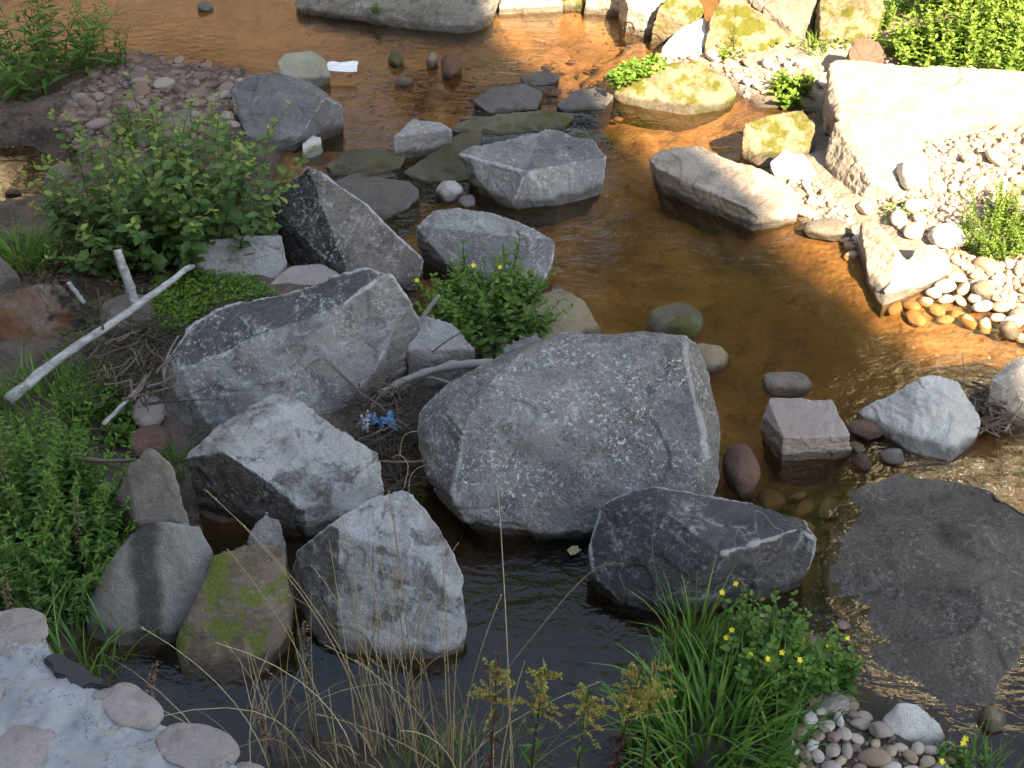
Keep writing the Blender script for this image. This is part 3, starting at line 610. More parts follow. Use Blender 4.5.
def px_in(poly, rnd_):
    xs = [p[0] for p in poly]; ys = [p[1] for p in poly]
    while True:
        a = rnd_.uniform(min(xs), max(xs)); b = rnd_.uniform(min(ys), max(ys))
        if in_poly(np.array([a]), np.array([b]), poly)[0]: return a, b
def pebbles(name, label, group, poly, n, rmin, rmax, mat, avoid=(), sink=.25, water=False, tight=.8, cat='pebble'):
    done = 0; tries = 0
    while done < n and tries < n*40:
        tries += 1
        a, b = px_in(poly, pr)
        if any(in_poly(np.array([a]), np.array([b]), q)[0] for q in avoid): continue
        p = G(a, b); r = rmin + (rmax-rmin)*pr.random()**2.2
        if any((p[0]-q[0])**2+(p[1]-q[1])**2 < ((r+q[2])*tight)**2 for q in PLACED): continue
        PLACED.append((p[0], p[1], r))
        o = link(name, pr.choice(PEB[mat]), None, loc=(p[0], p[1], p[2]+r*(.45-sink)), rot=(pr.gauss(0, .2), pr.gauss(0, .2), pr.uniform(0, 6.28)), scale=(r, r, r*pr.uniform(.8, 1.15)))
        tag(o, label, cat, group); done += 1
def gravel(name, label, poly, n, rmin, rmax, mat, avoid=()):
    Vs, Fs = [], []; off = 0
    base = []
    for s in range(6):
        bm = bmesh.new(); bmesh.ops.create_icosphere(bm, subdivisions=2, radius=1)
        V = np.array([v.co for v in bm.verts]); F = np.array([[v.index for v in f.verts] for f in bm.faces]); bm.free()
        V = V*(1+.16*fbm(V*1.3+s*9.1, 2))[:, None]*np.array([1, .6+.06*s, .5]); base.append((V, F))
    rs = np.random.RandomState(len(label)+n)
    for i in range(n):
        a, b = px_in(poly, pr)
        if any(in_poly(np.array([a]), np.array([b]), q)[0] for q in avoid): continue
        p = G(a, b); r = rmin+(rmax-rmin)*rs.rand()**2
        V, F = base[rs.randint(6)]; an = rs.uniform(0, 6.28); c, s = math.cos(an), math.sin(an)
        W = (V*r)@np.array([[c, s, 0], [-s, c, 0], [0, 0, 1]]) + np.array([p[0], p[1], p[2]+r*.15])
        Vs.append(W); Fs.append(F+off); off += len(V)
    me = mk_mesh(name, np.concatenate(Vs), np.concatenate(Fs), smooth=True)
    me.attributes.new('tone', 'FLOAT', 'POINT').data.foreach_set('value', np.concatenate([np.full(len(w), rs.rand()) for w in Vs]).astype(np.float32))
    tag(link(name, me, mat), label, 'gravel', kind='stuff')
def tone_mat(name, cols, dark):
    t = NT(name); rp = t.n.new('ShaderNodeValToRGB'); t.l(t.attr('tone'), rp.inputs[0]); cr = rp.color_ramp
    cr.elements[0].color = (*cols[0], 1); cr.elements[1].color = (*cols[-1], 1)
    for i in range(1, len(cols)-1): e = cr.elements.new(i/(len(cols)-1)); e.color = (*cols[i], 1)
    g = t.geo(); c = t.mix(t.math('MULTIPLY', t.noise(g.outputs['Position'], 40, 4, .7), .5), rp.outputs[0], dark)
    zz = t.sep(g.outputs['Position'])[2]; c = t.mix(t.rng(zz, -.01, .03, .6, 0), c, (.10, .05, .02))
    t.l(c, t.b.inputs['Base Color']); t.b.inputs['Roughness'].default_value = .75
    return t.m
M['gravel_pale'] = tone_mat('pale_gravel', [(.22, .14, .10), (.42, .34, .28), (.28, .19, .14), (.52, .47, .42)], (.2, .14, .1))
M['gravel_mixed'] = tone_mat('mixed_gravel', [(.17, .105, .085), (.25, .17, .145), (.13, .09, .075), (.29, .22, .195)], (.08, .055, .043))
M['gravel_bed'] = tone_mat('stream_bed_gravel', [(.26, .15, .07), (.17, .095, .05), (.32, .20, .10), (.13, .075, .042)], (.12, .07, .035))
BANK = [(905, 140), (990, 120), (1030, 122), (1060, 300), (1030, 318), (985, 296), (960, 268), (938, 240), (905, 235), (880, 205), (860, 215), (875, 195)]
BANK2 = [(770, 180), (815, 182), (850, 210), (858, 240), (850, 262), (836, 230), (800, 215)]
BANK3 = [(655, 62), (672, 48), (700, 56), (800, 58), (824, 66), (826, 90), (745, 98), (735, 80), (705, 62)]
WATERV = [(858, 220), (884, 222), (918, 244), (940, 244), (956, 270), (885, 310)]
pebbles('pebble', 'bleached rounded pebble lying on the sunlit pebble bank at right', 'pebbles of the sunlit bank', BANK, 150, .035, .12, 'bleached', avoid=[WATERV])
pebbles('pebble', 'bleached pebble between the long low boulder and the v shaped rock', 'pebbles below the pale block', BANK2, 28, .04, .12, 'bleached')
pebbles('pebble', 'pale sunlit pebble behind the mossy clover boulder', 'pebbles behind the clover boulder', BANK3, 44, .04, .12, 'bleached')
pebbles('pebble', 'orange tinted pebble under shallow water below the sunlit bank', 'pebbles in the shallow sunlit water', [(880, 312), (960, 280), (1040, 318), (1040, 352), (960, 325), (900, 325)], 46, .06, .14, 'bleached', sink=-.15, tight=.7)
PILE = [(785, 735), (815, 700), (850, 705), (890, 738), (945, 742), (955, 790), (780, 790)]
pebbles('cobble', 'smooth mixed coloured pebble in the heap at lower right', 'pebbles heaped at lower right', PILE, 56, .034, .075, 'pebble', avoid=[[(880, 705), (945, 705), (945, 752), (885, 745)]], sink=.1, tight=.66)
pebbles('river_stone', 'small reddish or grey stone on the gravel left of the stream', 'stones on the upper left gravel', [(85, 80), (130, 52), (200, 62), (245, 80), (232, 140), (150, 150), (60, 120)], 110, .035, .13, 'muddy', sink=.3, tight=.6)
pebbles('river_stone', 'small stone lying in the shallow water in mid stream', 'small stones lying in the stream bed', [(330, 40), (600, 60), (620, 130), (480, 120), (330, 100)], 46, .035, .10, 'muddy', sink=-.75)
pebbles('river_stone', 'small stone at the foot of the whitish peaked rock', 'stones beside the whitish peaked rock', [(842, 425), (900, 440), (920, 465), (850, 480)], 10, .03, .06, 'pebble', sink=-.6)
pebbles('river_stone', 'reddish stone in the shallows near the dark flat shelf', 'stones by the dark flat shelf', [(735, 500), (840, 500), (845, 640), (820, 600), (815, 560)], 16, .04, .10, 'pebble', sink=-.4)
gravel('gravel', 'fine bleached gravel filling between the pebbles of the sunlit bank', BANK, 2600, .014, .048, M['gravel_pale'], avoid=[WATERV])
gravel('gravel', 'bleached shingle running on along the right bank', [(1030, 90), (1300, 100), (1420, 330), (1090, 345), (1040, 320)], 1800, .02, .08, M['gravel_pale'])
gravel('gravel', 'fine pale gravel below the pale block', BANK2+[(800, 215)], 250, .012, .035, M['gravel_pale'])
gravel('gravel', 'fine pale gravel behind the clover boulder', BANK3, 300, .012, .03, M['gravel_pale'])
gravel('gravel', 'mixed reddish gravel on the upper left bank', [(60, 90), (130, 50), (240, 66), (255, 120), (150, 160), (70, 150)], 1500, .014, .05, M['gravel_mixed'])
gravel('gravel', 'gravel between the pebbles heaped at lower right', PILE, 260, .008, .022, M['gravel_mixed'])
gravel('riverbed_gravel', 'brown gravel on the bed of the stream', [(280, 0), (640, 10), (640, 120), (560, 160), (420, 230), (330, 150), (290, 60)], 420, .012, .04, M['gravel_bed'])

# ------------------------------------------------------------------ rubble wall in the lower left corner
WZ = .62
wall_px = [(-140, 590), (-20, 612), (0, 616), (40, 636), (62, 660), (108, 690), (160, 722), (232, 764), (262, 790), (300, 860), (-200, 980)]
W = np.array([P(a, b, WZ)[:2] for a, b in wall_px])
bm = bmesh.new(); vt = [bm.verts.new((x, y, WZ)) for x, y in W]; vb = [bm.verts.new((x+.06, y+.10, -.35)) for x, y in W]
bm.faces.new(vt); bm.faces.new(vb[::-1])
for i in range(len(W)): j = (i+1) % len(W); bm.faces.new((vt[j], vt[i], vb[i], vb[j]))
bmesh.ops.recalc_face_normals(bm, faces=list(bm.faces)); bmesh.ops.triangulate(bm, faces=list(bm.faces))
me0 = bpy.data.meshes.new('tmp'); bm.to_mesh(me0); bm.free(); ob = bpy.data.objects.new('tmp', me0); C.objects.link(ob)
m = ob.modifiers.new('r', 'REMESH'); m.mode = 'VOXEL'; m.voxel_size = .015; m = ob.modifiers.new('s', 'SMOOTH'); m.iterations = 3
ev = ob.evaluated_get(bpy.context.evaluated_depsgraph_get()); m1 = ev.to_mesh(); n = len(m1.vertices)
V = np.empty(n*3, np.float32); m1.vertices.foreach_get('co', V); V = V.reshape(-1, 3).astype(float); L = np.empty(len(m1.loops), np.int32); m1.loops.foreach_get('vertex_index', L); F = L.reshape(-1, 4)
ev.to_mesh_clear(); bpy.data.objects.remove(ob)
V[:, 2] += .018*fbm(V*4, 3) + .010*fbm(V*14, 4) + .004*fbm(V*45, 2); V[:, :2] += (.02*np.stack([fbm(V*6+3, 3), fbm(V*6+8, 3)], 1))
t = NT('lime_mortar'); g = t.geo(); pos = g.outputs['Position']
mc = t.mix(t.rng(t.noise(pos, 6, 6, .6), .35, .65), (.27, .275, .275), (.37, .37, .36))
mc = t.mix(t.rng(t.noise(pos, 38, 4, .7), .58, .7), mc, (.2, .2, .2))
ck = t.math('ABSOLUTE', t.math('SUBTRACT', t.noise(pos, 3.2, 5, .6, .6), .5)); mc = t.mix(t.rng(ck, 0, .006, .8, 0), mc, (.08, .08, .08))
t.l(mc, t.b.inputs['Base Color']); t.b.inputs['Roughness'].default_value = .9; t.l(t.bump(t.noise(pos, 60, 6, .7), .5, .008), t.b.inputs['Normal'])
wo = np.array([V[:, 0].mean(), V[:, 1].mean(), -.35])
wall = tag(link('rubble_wall', mk_mesh('rubble_wall', V-wo, F, smooth=True), t.m, loc=wo), 'mortared rubble wall top in the lower left corner', 'wall')
M['wallstone'] = rock_mat('wall_stone', (.34, .29, .27), (.42, .36, .34), (.52, .49, .47), dark=(.12, .10, .09), edge=.1, speck=.25, lichen=.2, facet=.1, patch=.35)
for i, (cx, cy, w, h, rz) in enumerate([(14, 632, 84, 46, -.45), (128, 706, 86, 34, -.5), (198, 748, 92, 40, -.45), (22, 752, 66, 52, 0), (-10, 694, 30, 22, .2), (250, 775, 40, 22, -.3)]):
    p = P(cx, cy, WZ); s = mpp(p[1], WZ); V, F = cobble_mesh(300+i, .12, 4); V = V*np.array([w*s/2, h*s/2/math.sin(R(48))*1.05, .016])
    c, sn = math.cos(rz), math.sin(rz); V[:, :2] = V[:, :2]@np.array([[c, sn], [-sn, c]])
    n = len(V); o = link('stone', mk_mesh('stone', V, F, {'edge': np.zeros(n), 'facet': np.full(n, .2)}, smooth=True), M['wallstone'], wall, loc=p+np.array([0, 0, .0])-wo)
tp = np.array([P(a, b, WZ) for a, b in [(43, 662), (50, 657), (62, 656), (72, 663), (84, 667), (92, 677), (107, 683), (103, 690), (90, 688), (82, 692), (70, 687), (64, 680), (55, 677), (51, 668)]])
bm = bmesh.new(); f = bm.faces.new([bm.verts.new(p-wo+np.array([0, 0, -.012])) for p in tp]); r = bmesh.ops.extrude_face_region(bm, geom=[f])
for v in [q for q in r['geom'] if isinstance(q, bmesh.types.BMVert)]: v.co.z += .034
bmesh.ops.recalc_face_normals(bm, faces=list(bm.faces)); bmesh.ops.bevel(bm, geom=list(bm.edges), offset=.008, segments=2, affect='EDGES')
me = bpy.data.meshes.new('tar_patch'); bm.to_mesh(me); bm.free(); tpo = link('tar_patch', me, simple('black_tar', (.022, .023, .026), .6), wall); tpo['label'] = 'black tar patch on the wall edge'

# ------------------------------------------------------------------ plants
def leaf_tpl(kind):
    if kind == 'broad':
        v = [(0, 0, 0), (.25, .30, .05), (.25, -.30, .05), (.6, .36, .03), (.6, -.36, .03), (1, 0, -.12), (.3, 0, -.02), (.62, 0, -.03)]
        f3 = [(0, 6, 1), (0, 2, 6), (3, 7, 5), (4, 5, 7)]; f4 = [(1, 6, 7, 3), (2, 4, 7, 6)]
    else:
        v = [(0, 0, 0), (.35, .5, .04), (.35, -.5, .04), (1, 0, -.15), (.4, 0, -.02)]
        f3 = [(0, 4, 1), (0, 2, 4), (1, 4, 3), (2, 3, 4)]; f4 = []
    return np.array(v, float), np.array(f3), np.array(f4).reshape(-1, 4)
def leaves_mesh(name, pos, d, L, Wd, tone, kind='broad', roll=None, rs=None):
    tv, f3, f4 = leaf_tpl(kind); n = len(pos)
    d = d/np.linalg.norm(d, axis=1, keepdims=True)
    up = np.tile([0, 0, 1.], (n, 1)) + (rs.normal(size=(n, 3))*.35 if rs is not None else 0)
    b = np.cross(up, d); b /= np.linalg.norm(b, axis=1, keepdims=True)+1e-9; nn = np.cross(d, b)
    V = pos[:, None, :] + tv[None, :, 0, None]*L[:, None, None]*d[:, None, :] + tv[None, :, 1, None]*Wd[:, None, None]*b[:, None, :] + tv[None, :, 2, None]*L[:, None, None]*nn[:, None, :]
    k = len(tv); off = (np.arange(n)*k)[:, None, None]
    F = [(f3[None]+off).reshape(-1, 3)]
    if len(f4): F.append((f4[None]+off).reshape(-1, 4))
    return mk_mesh(name, V.reshape(-1, 3), F, {'tone': np.repeat(tone, k)})
def tubes(name, paths, sides=4, tone=None, cap=True):
    Vs, Fs, T = [], [], []; off = 0
    for i, (pts, rad) in enumerate(paths):
        pts = np.asarray(pts, float); n = len(pts); rad = np.broadcast_to(rad, (n,))
        tg = np.gradient(pts, axis=0); tg /= np.linalg.norm(tg, axis=1, keepdims=True)+1e-9
        ref = np.array([0, 0, 1.]) if abs(tg[0][2]) < .9 else np.array([1., 0, 0])
        b = np.cross(tg, ref); b /= np.linalg.norm(b, axis=1, keepdims=True)+1e-9; c = np.cross(tg, b)
        a = np.arange(sides)*2*math.pi/sides
        ring = pts[:, None] + rad[:, None, None]*(np.cos(a)[None, :, None]*b[:, None] + np.sin(a)[None, :, None]*c[:, None])
        Vs.append(ring.reshape(-1, 3)); ii = off + np.arange(n*sides).reshape(n, sides); jj = np.roll(ii, -1, 1)
        Fs.append(np.stack([ii[:-1], jj[:-1], jj[1:], ii[1:]], -1).reshape(-1, 4)); off += n*sides
        if cap and sides == 4: Fs.append(np.array([ii[0][::-1], ii[-1]]))
        T.append(np.full(n*sides, (i*.618) % 1 if tone is None else tone[i]))
    return mk_mesh(name, np.concatenate(Vs), np.concatenate(Fs), {'tone': np.concatenate(T)}, smooth=sides > 4)

def leaf_mat(name, c0, c1, c2, trans=.35, rough=.5):
    t = NT(name); rp = t.n.new('ShaderNodeValToRGB'); t.l(t.attr('tone'), rp.inputs[0]); cr = rp.color_ramp
    cr.elements[0].color = (*c0, 1); cr.elements[1].color = (*c2, 1); e = cr.elements.new(.55); e.color = (*c1, 1)
    g = t.geo(); col = t.mix(t.rng(t.noise(g.outputs['Position'], 70, 3), .4, .7, 0, .35), rp.outputs[0], c0)
    t.l(col, t.b.inputs['Base Color']); t.b.inputs['Roughness'].default_value = rough; t.b.inputs['Specular IOR Level'].default_value = .3
    tl = t.n.new('ShaderNodeBsdfTranslucent'); t.l(col, tl.inputs[0])
    mx = t.n.new('ShaderNodeMixShader'); mx.inputs[0].default_value = trans; t.l(t.b.outputs[0], mx.inputs[1]); t.l(tl.outputs[0], mx.inputs[2]); t.l(mx.outputs[0], t.out.inputs['Surface'])
    return t.m
M['leaf'] = leaf_mat('shrub_leaf', (0.069, 0.135, 0.039), (0.118, 0.230, 0.062), (0.319, 0.394, 0.087))
M['leafbright'] = leaf_mat('bright_leaf', (0.078, 0.169, 0.026), (0.143, 0.273, 0.039), (0.286, 0.390, 0.065))
M['leafmid'] = leaf_mat('plant_leaf', (0.071, 0.156, 0.032), (0.130, 0.270, 0.046), (0.269, 0.400, 0.070))
M['leafpale'] = leaf_mat('grey_green_leaf', (0.115, 0.161, 0.069), (0.207, 0.265, 0.115), (0.345, 0.391, 0.184))
M['grass'] = leaf_mat('grass_blade', (0.063, 0.160, 0.030), (0.126, 0.281, 0.050), (0.294, 0.413, 0.083))
M['leafsun'] = leaf_mat('sun_brightened_leaf', (.11, .20, .03), (.20, .32, .05), (.32, .40, .09))  # lighter leaf colour, with the sunlight on the bank plants put into it
M['straw'] = leaf_mat('dry_straw', (.24, .16, .08), (.42, .33, .18), (.58, .49, .31), .15, .7)
M['drybrown'] = leaf_mat('dead_seed_head', (.11, .065, .035), (.20, .125, .07), (.32, .22, .13), .1, .8)
M['redstem'] = leaf_mat('reddish_stem', (.07, .025, .02), (.12, .045, .03), (.10, .11, .035), .1, .6)
M['stem'] = leaf_mat('green_stem', (.05, .07, .02), (.085, .11, .035), (.14, .14, .05), .1, .6)
M['yellow'] = simple('yellow_petal', (.80, .60, .02), .5, .12, 40)
M['goldenrod'] = leaf_mat('goldenrod_bloom', (.22, .18, .04), (.36, .29, .07), (.50, .42, .11), .2, .7)

def stems(rs, base, n, h, spread, lean=.5, droop=.0, hvar=.3, npt=8, ground=True):
    out = []
    for i in range(n):
        a = rs.uniform(0, 6.283); r = spread*math.sqrt(rs.rand()); hh = h*(1-hvar*rs.rand())*(1-.35*(r/max(spread, 1e-6))**2)
        x0, y0 = base[0]+r*.75*math.cos(a), base[1]+r*.75*math.sin(a)
        z0 = (gz(x0, y0) if ground else base[2]); z0 = max(z0, base[2]-.25)
        s = np.linspace(0, 1, npt); out_r = lean*h*(.25+.75*rs.rand())*(.3+r/max(spread, 1e-6))*.6
        b2 = a + rs.normal()*.5
        x = x0 + out_r*s**1.6*math.cos(b2); y = y0 + out_r*s**1.6*math.sin(b2)
        z = z0 + hh*(s - droop*s**3)
        wob = .012*h*np.cumsum(rs.normal(size=(npt, 2)), 0)
        out.append(np.stack([x+wob[:, 0], y+wob[:, 1], z], 1))
    return out
def node_leaves(rs, paths, nodes, L, asp, t0=.12, per=2, up=.25, taper=.65, kind='broad', tipt=.9):
    pos, d, LL, tone = [], [], [], []
    for p in paths:
        ph = rs.uniform(0, 6.28); n = len(p)
        for k in range(nodes):
            t = t0 + (1-t0)*(k+.3*rs.rand())/max(1, nodes-1); t = min(t, 1); f = t*(n-1); i = min(int(f), n-2); q = p[i]+(p[i+1]-p[i])*(f-i)
            for j in range(per):
                a = ph + k*1.57 + j*6.283/per + rs.normal()*.35
                el = up + rs.normal()*.3 + .5*(t > .93)
                d.append((math.cos(a)*math.cos(el), math.sin(a)*math.cos(el), math.sin(el))); pos.append(q)
                LL.append(L*(1-taper*t**1.5)*rs.uniform(.65, 1.2)); tone.append(np.clip(.12+.55*tipt*t**2.5+rs.normal()*.16, 0, 1))
    LL = np.array(LL)
    return np.array(pos), np.array(d), LL, LL*asp, np.array(tone)
def flowers(rs, pts, r, name='flower', parent=None, loc=None):
    V, F = [], []; off = 0
    for p in pts:
        a0 = rs.uniform(0, 6.28); tilt = np.array([rs.normal()*.3, -.55, .8]); tilt /= np.linalg.norm(tilt)
        b = np.cross(tilt, [1, .2, 0]); b /= np.linalg.norm(b); c = np.cross(tilt, b)
        for k in range(5):
            a = a0+k*1.2566; e = b*math.cos(a)+c*math.sin(a); s = np.cross(tilt, e)
            V += [p, p+r*(.55*e+.36*s+.1*tilt), p+r*(1.0*e+.22*s+.2*tilt), p+r*(1.0*e-.22*s+.2*tilt), p+r*(.55*e-.36*s+.1*tilt)]
            F.append([off, off+4, off+3, off+2, off+1]); off += 5
    return np.array(V), np.array(F)

def leafy_plant(name, label, cat, px, py, n, h, spread, nodes, L, asp, mat, stem_mat='stem', seed=0, lean=.5, kind='broad', per=2, up=.25, droop=.05, flw=0, flr=.016, group=None, base=None, hvar=.3, extra=None, t0=.12, r0=.004, tipt=.9, taper=.65):
    rs = np.random.RandomState(seed+11); b = G(px, py, water=True) if base is None else np.array(base)
    ps = stems(rs, b, n, h, spread, lean, droop, hvar, ground=base is None)
    if extra: ps += [np.asarray(e) for e in extra]
    o = tag(empty(name, b), label, cat, group)
    if len(ps) < 5:
        for p in ps: link('stem', tubes('stem', [(p-b, np.linspace(r0, r0*.35, len(p)))]), M[stem_mat], o)
    else: link('stems', tubes('stems', [(p-b, np.linspace(r0, r0*.35, len(p))) for p in ps]), M[stem_mat], o)
    pos, d, LL, WW, tone = node_leaves(rs, ps, nodes, L, asp, t0, per, up, taper, kind, tipt)
    link('leaves', leaves_mesh('leaves', pos-b, d, LL, WW, tone, kind, rs=rs), M[mat], o)
    if flw:
        tips = [ps[i % len(ps)][-1]+np.array([rs.normal()*.02, -.01+rs.normal()*.01, .02+.02*rs.rand()]) for i in rs.permutation(len(ps))[:flw]]
        for tp_ in tips:
            V, F = flowers(rs, [np.zeros(3)], flr); link('flower', mk_mesh('flower', V, F), M['yellow'], o, loc=tp_-b)
    return o, ps, b
def blades(rs, base, n, h, spread, w=.006, bend=.6, hvar=.5, npt=6, ground=True, zfix=None):
    a = rs.uniform(0, 6.283, n); r = spread*np.sqrt(rs.rand(n)); x = base[0]+r*np.cos(a); y = base[1]+r*np.sin(a)
    z = np.array([gz(a_, b_) for a_, b_ in zip(x, y)]); z = np.maximum(z, base[2]-.3)
    hh = h*(1-hvar*rs.rand(n)); dir_ = a + rs.normal(size=n)*.9; bd = bend*rs.uniform(.3, 1.2, n)
    s = np.linspace(0, 1, npt)[None]
    hor = hh[:, None]*bd[:, None]*s**1.8; ver = hh[:, None]*(s - .42*bd[:, None]*s**2.6)
    C_ = np.stack([x[:, None]+hor*np.cos(dir_)[:, None], y[:, None]+hor*np.sin(dir_)[:, None], z[:, None]-.02+ver], -1)
    tw = dir_+1.57+rs.normal(size=n)*.5; wv = np.stack([np.cos(tw), np.sin(tw), np.zeros(n)], -1)[:, None]*(w*(1-s**1.5*.92)*.5)[..., None]
    V = np.stack([C_-wv, C_+wv], 2).reshape(-1, 3); k = npt*2
    i = (np.arange(n)*k)[:, None] + 2*np.arange(npt-1)[None]
    F = np.stack([i, i+1, i+3, i+2], -1).reshape(-1, 4)
    tone = np.repeat(np.clip(rs.rand(n)*.9, 0, 1), k)
    return V, F, tone
def grass(name, label, px, py, n, h, spread, mat='grass', seed=0, w=.007, bend=.6, cat='grass tuft', group=None, hvar=.5):
    rs = np.random.RandomState(seed+3); b = G(px, py, water=True); V, F, tn = blades(rs, b, n, h, spread, w, bend, hvar)
    return tag(link(name, mk_mesh(name, V-b, F, {'tone': tn}), M[mat], loc=b), label, cat, group)

print('T plants', time.perf_counter()-T0)
# big shrub on the left bank, top left willowherb
leafy_plant('shrub', 'tall leafy green shrub on the left bank before the purple grey boulder', 'shrub', 176, 242, 85, 1.22, .80, 13, .145, .78, 'leaf', seed=1, lean=.55, hvar=.6, tipt=1.5, up=.1, flw=0, r0=.005)
leafy_plant('shrub', 'loose willowy shrub with long leaves in the top left corner', 'shrub', 44, 80, 30, 1.0, .62, 11, .21, .30, 'leafmid', seed=2, lean=.7, up=.15, r0=.005)
leafy_plant('shrub', 'slender leaning willowy shoots at the water edge, top left', 'shrub', 112, 72, 9, .62, .22, 9, .12, .28, 'leafmid', seed=3, lean=.6, up=.1, r0=.004)
leafy_plant('shrub', 'dense dark green fine leaved bush spreading along the left edge', 'bush', 40, 545, 200, .64, .62, 15, .085, .40, 'leafmid', seed=4, lean=.6, up=.2, kind='small', per=3)
leafy_plant('leafy_plant', 'broad leaved low plant between bush and twig heap at left', 'plant', 92, 425, 22, .26, .22, 6, .075, .7, 'leafmid', seed=5, lean=.7, up=.2)
leafy_plant('leafy_plant', 'dusky green plant with seed spikes at the lower left above the wall', 'plant', 40, 612, 40, .34, .28, 10, .06, .4, 'leaf', seed=6, lean=.5, kind='small', per=3)
leafy_plant('leafy_plant', 'dark creeping leaves under the shrub near the bleached post', 'plant', 92, 262, 26, .26, .32, 6, .085, .75, 'leaf', seed=7, lean=.7, up=.1)
# midstream flowering plant
leafy_plant('flowering_plant', 'leafy plant with yellow flowers between the largest boulders and midstream rock', 'plant', 490, 325, 90, .46, .42, 9, .085, .8, 'leafmid', seed=8, lean=.7, up=.15, flw=3, flr=.016)
leafy_plant('leafy_plant', 'tall spire of leaves rising in front of the blue grey flat topped boulder', 'plant', 512, 312, 3, .78, .05, 13, .12, .42, 'leafmid', seed=9, lean=.08, up=.35, hvar=.2)
leafy_plant('leafy_plant', 'thinner leafy spire left of the tall one by the blue grey boulder', 'plant', 466, 312, 2, .64, .03, 11, .11, .42, 'leafmid', seed=10, lean=.08, up=.35, hvar=.15)
# lower right
leafy_plant('flowering_plant', 'yellow flowered plant with round leaves at lower right by the dark boulder', 'plant', 768, 680, 60, .52, .28, 8, .075, .9, 'leafmid', seed=12, lean=.3, up=.25, flw=9, flr=.013, hvar=.45)
leafy_plant('flowering_plant', 'smaller yellow flowered plant right of the big flowered one', 'plant', 826, 682, 14, .34, .12, 7, .065, .9, 'leafmid', seed=13, lean=.35, up=.25, flw=3, flr=.013)
leafy_plant('flowering_plant', 'yellow flowered plant cut by the bottom edge near the lower right corner', 'plant', 965, 775, 16, .16, .14, 5, .045, .8, 'leafmid', seed=14, lean=.5, up=.3, flw=4, flr=.014)
grass('grass_tuft', 'lush green grass clump at the bottom right of centre', 712, 745, 460, .46, .36, seed=20, w=.019, bend=.75, hvar=.65)
grass('grass_tuft', 'taller green grass blades beside the dark slate boulder', 692, 660, 90, .55, .10, seed=21, w=.014, bend=.5)
grass('grass_tuft', 'green grass clump at the foot of the flowered plant', 800, 700, 200, .18, .20, seed=22, w=.007, bend=.9)
grass('grass_tuft', 'short green blades in the lower right corner', 985, 770, 70, .22, .13, seed=23, w=.008, bend=.6)
grass('grass_tuft', 'bright green grass tuft beside the left pool', 20, 262, 380, .30, .24, seed=24, w=.011, bend=.9)
grass('grass_tuft', 'green grass around the bleached pole at left', 55, 410, 420, .32, .34, seed=25, w=.011, bend=.8)
grass('grass_tuft', 'long green blades above the rubble wall at lower left', 72, 668, 110, .42, .24, seed=26, w=.010, bend=.8)
grass('grass_tuft', 'dark green grass between the moss capped rock and the bluish pointed boulder', 300, 640, 80, .24, .12, seed=27, w=.007, bend=.6)
grass('grass_tuft', 'green weeds between the rounded and the sloping boulders', 175, 470, 130, .2, .12, seed=28, w=.007, bend=.8)
grass('grass_tuft', 'green tuft on the bank at the top middle near small stones', 490, 48, 110, .12, .16, seed=29, w=.012, bend=.9, mat='leafbright')
grass('grass_tuft', 'yellow green water weed beside the wet slabs upstream', 592, 124, 110, .10, .20, seed=30, w=.014, bend=1.2, mat='leafbright')
grass('grass_tuft', 'tiny green sprig at the right foot of the largest boulder', 729, 492, 40, .08, .03, seed=31, w=.012, bend=.9, mat='leafbright')
grass('grass_tuft', 'sunlit yellow green tuft left of the pale slab', 815, 50, 70, .2, .12, seed=32, w=.010, bend=.7, mat='leafbright')
# ground cover
def cover(name, label, poly, n, L, asp, mat, hgt=.05, seed=0, base=None, kind='small', thing=False, cat='ground cover'):
    rs = np.random.RandomState(seed); rr = random.Random(seed); pts = []
    for i in range(n):
        a, b = px_in(poly, rr)
        if base is None: p = G(a, b)
        else: p = P(a, b, base)
        p[2] += hgt*rs.rand(); pts.append(p)
    pts = np.array(pts); a = rs.uniform(0, 6.283, n); el = rs.normal(.3, .35, n)
    d = np.stack([np.cos(a)*np.cos(el), np.sin(a)*np.cos(el), np.sin(el)], 1); LL = L*rs.uniform(.6, 1.3, n)
    o = pts.mean(0); o[2] = pts[:, 2].min()
    ob = link(name, leaves_mesh(name, pts-o, d, LL, LL*asp, np.clip(rs.normal(.45, .22, n), 0, 1), kind, rs=rs), M[mat], loc=o)
    return tag(ob, label, cat, kind=None if thing else 'stuff')
cover('ground_cover', 'bright green low moss and clover carpet beside the bleached pole', [(150, 290), (190, 275), (255, 280), (280, 300), (215, 310), (180, 335), (150, 345)], 2600, .028, .7, 'leafbright', .07, 40)
cover('ground_cover', 'low weeds under the twigs on the left bank', [(60, 300), (150, 270), (170, 340), (140, 420), (60, 430)], 900, .03, .6, 'leafmid', .06, 41)
cover('ground_cover', 'tiny weeds spotting the sunlit pebble bank', [(880, 208), (925, 200), (930, 215), (885, 225)], 160, .03, .7, 'leafbright', .05, 42)
M['litter'] = leaf_mat('dead_leaf_litter', (.05, .03, .018), (.13, .08, .04), (.30, .21, .11), .1, .8)
cover('leaf_litter', 'brown dead leaves lying under the shrub at the left edge', [(0, 255), (100, 250), (150, 275), (100, 300), (20, 285)], 500, .05, .6, 'litter', .03, 50, kind='broad')
cover('leaf_litter', 'scattered dead leaves on the muddy upper left bank', [(0, 100), (60, 105), (130, 150), (60, 200), (50, 160), (0, 150)], 120, .04, .6, 'litter', .02, 51, kind='broad')
cover('ground_cover', 'small weeds growing among the gravel around the leafy shrub', [(60, 150), (110, 110), (230, 120), (275, 170), (260, 240), (60, 250), (45, 210)], 700, .045, .6, 'leafmid', .08, 52, kind='broad')
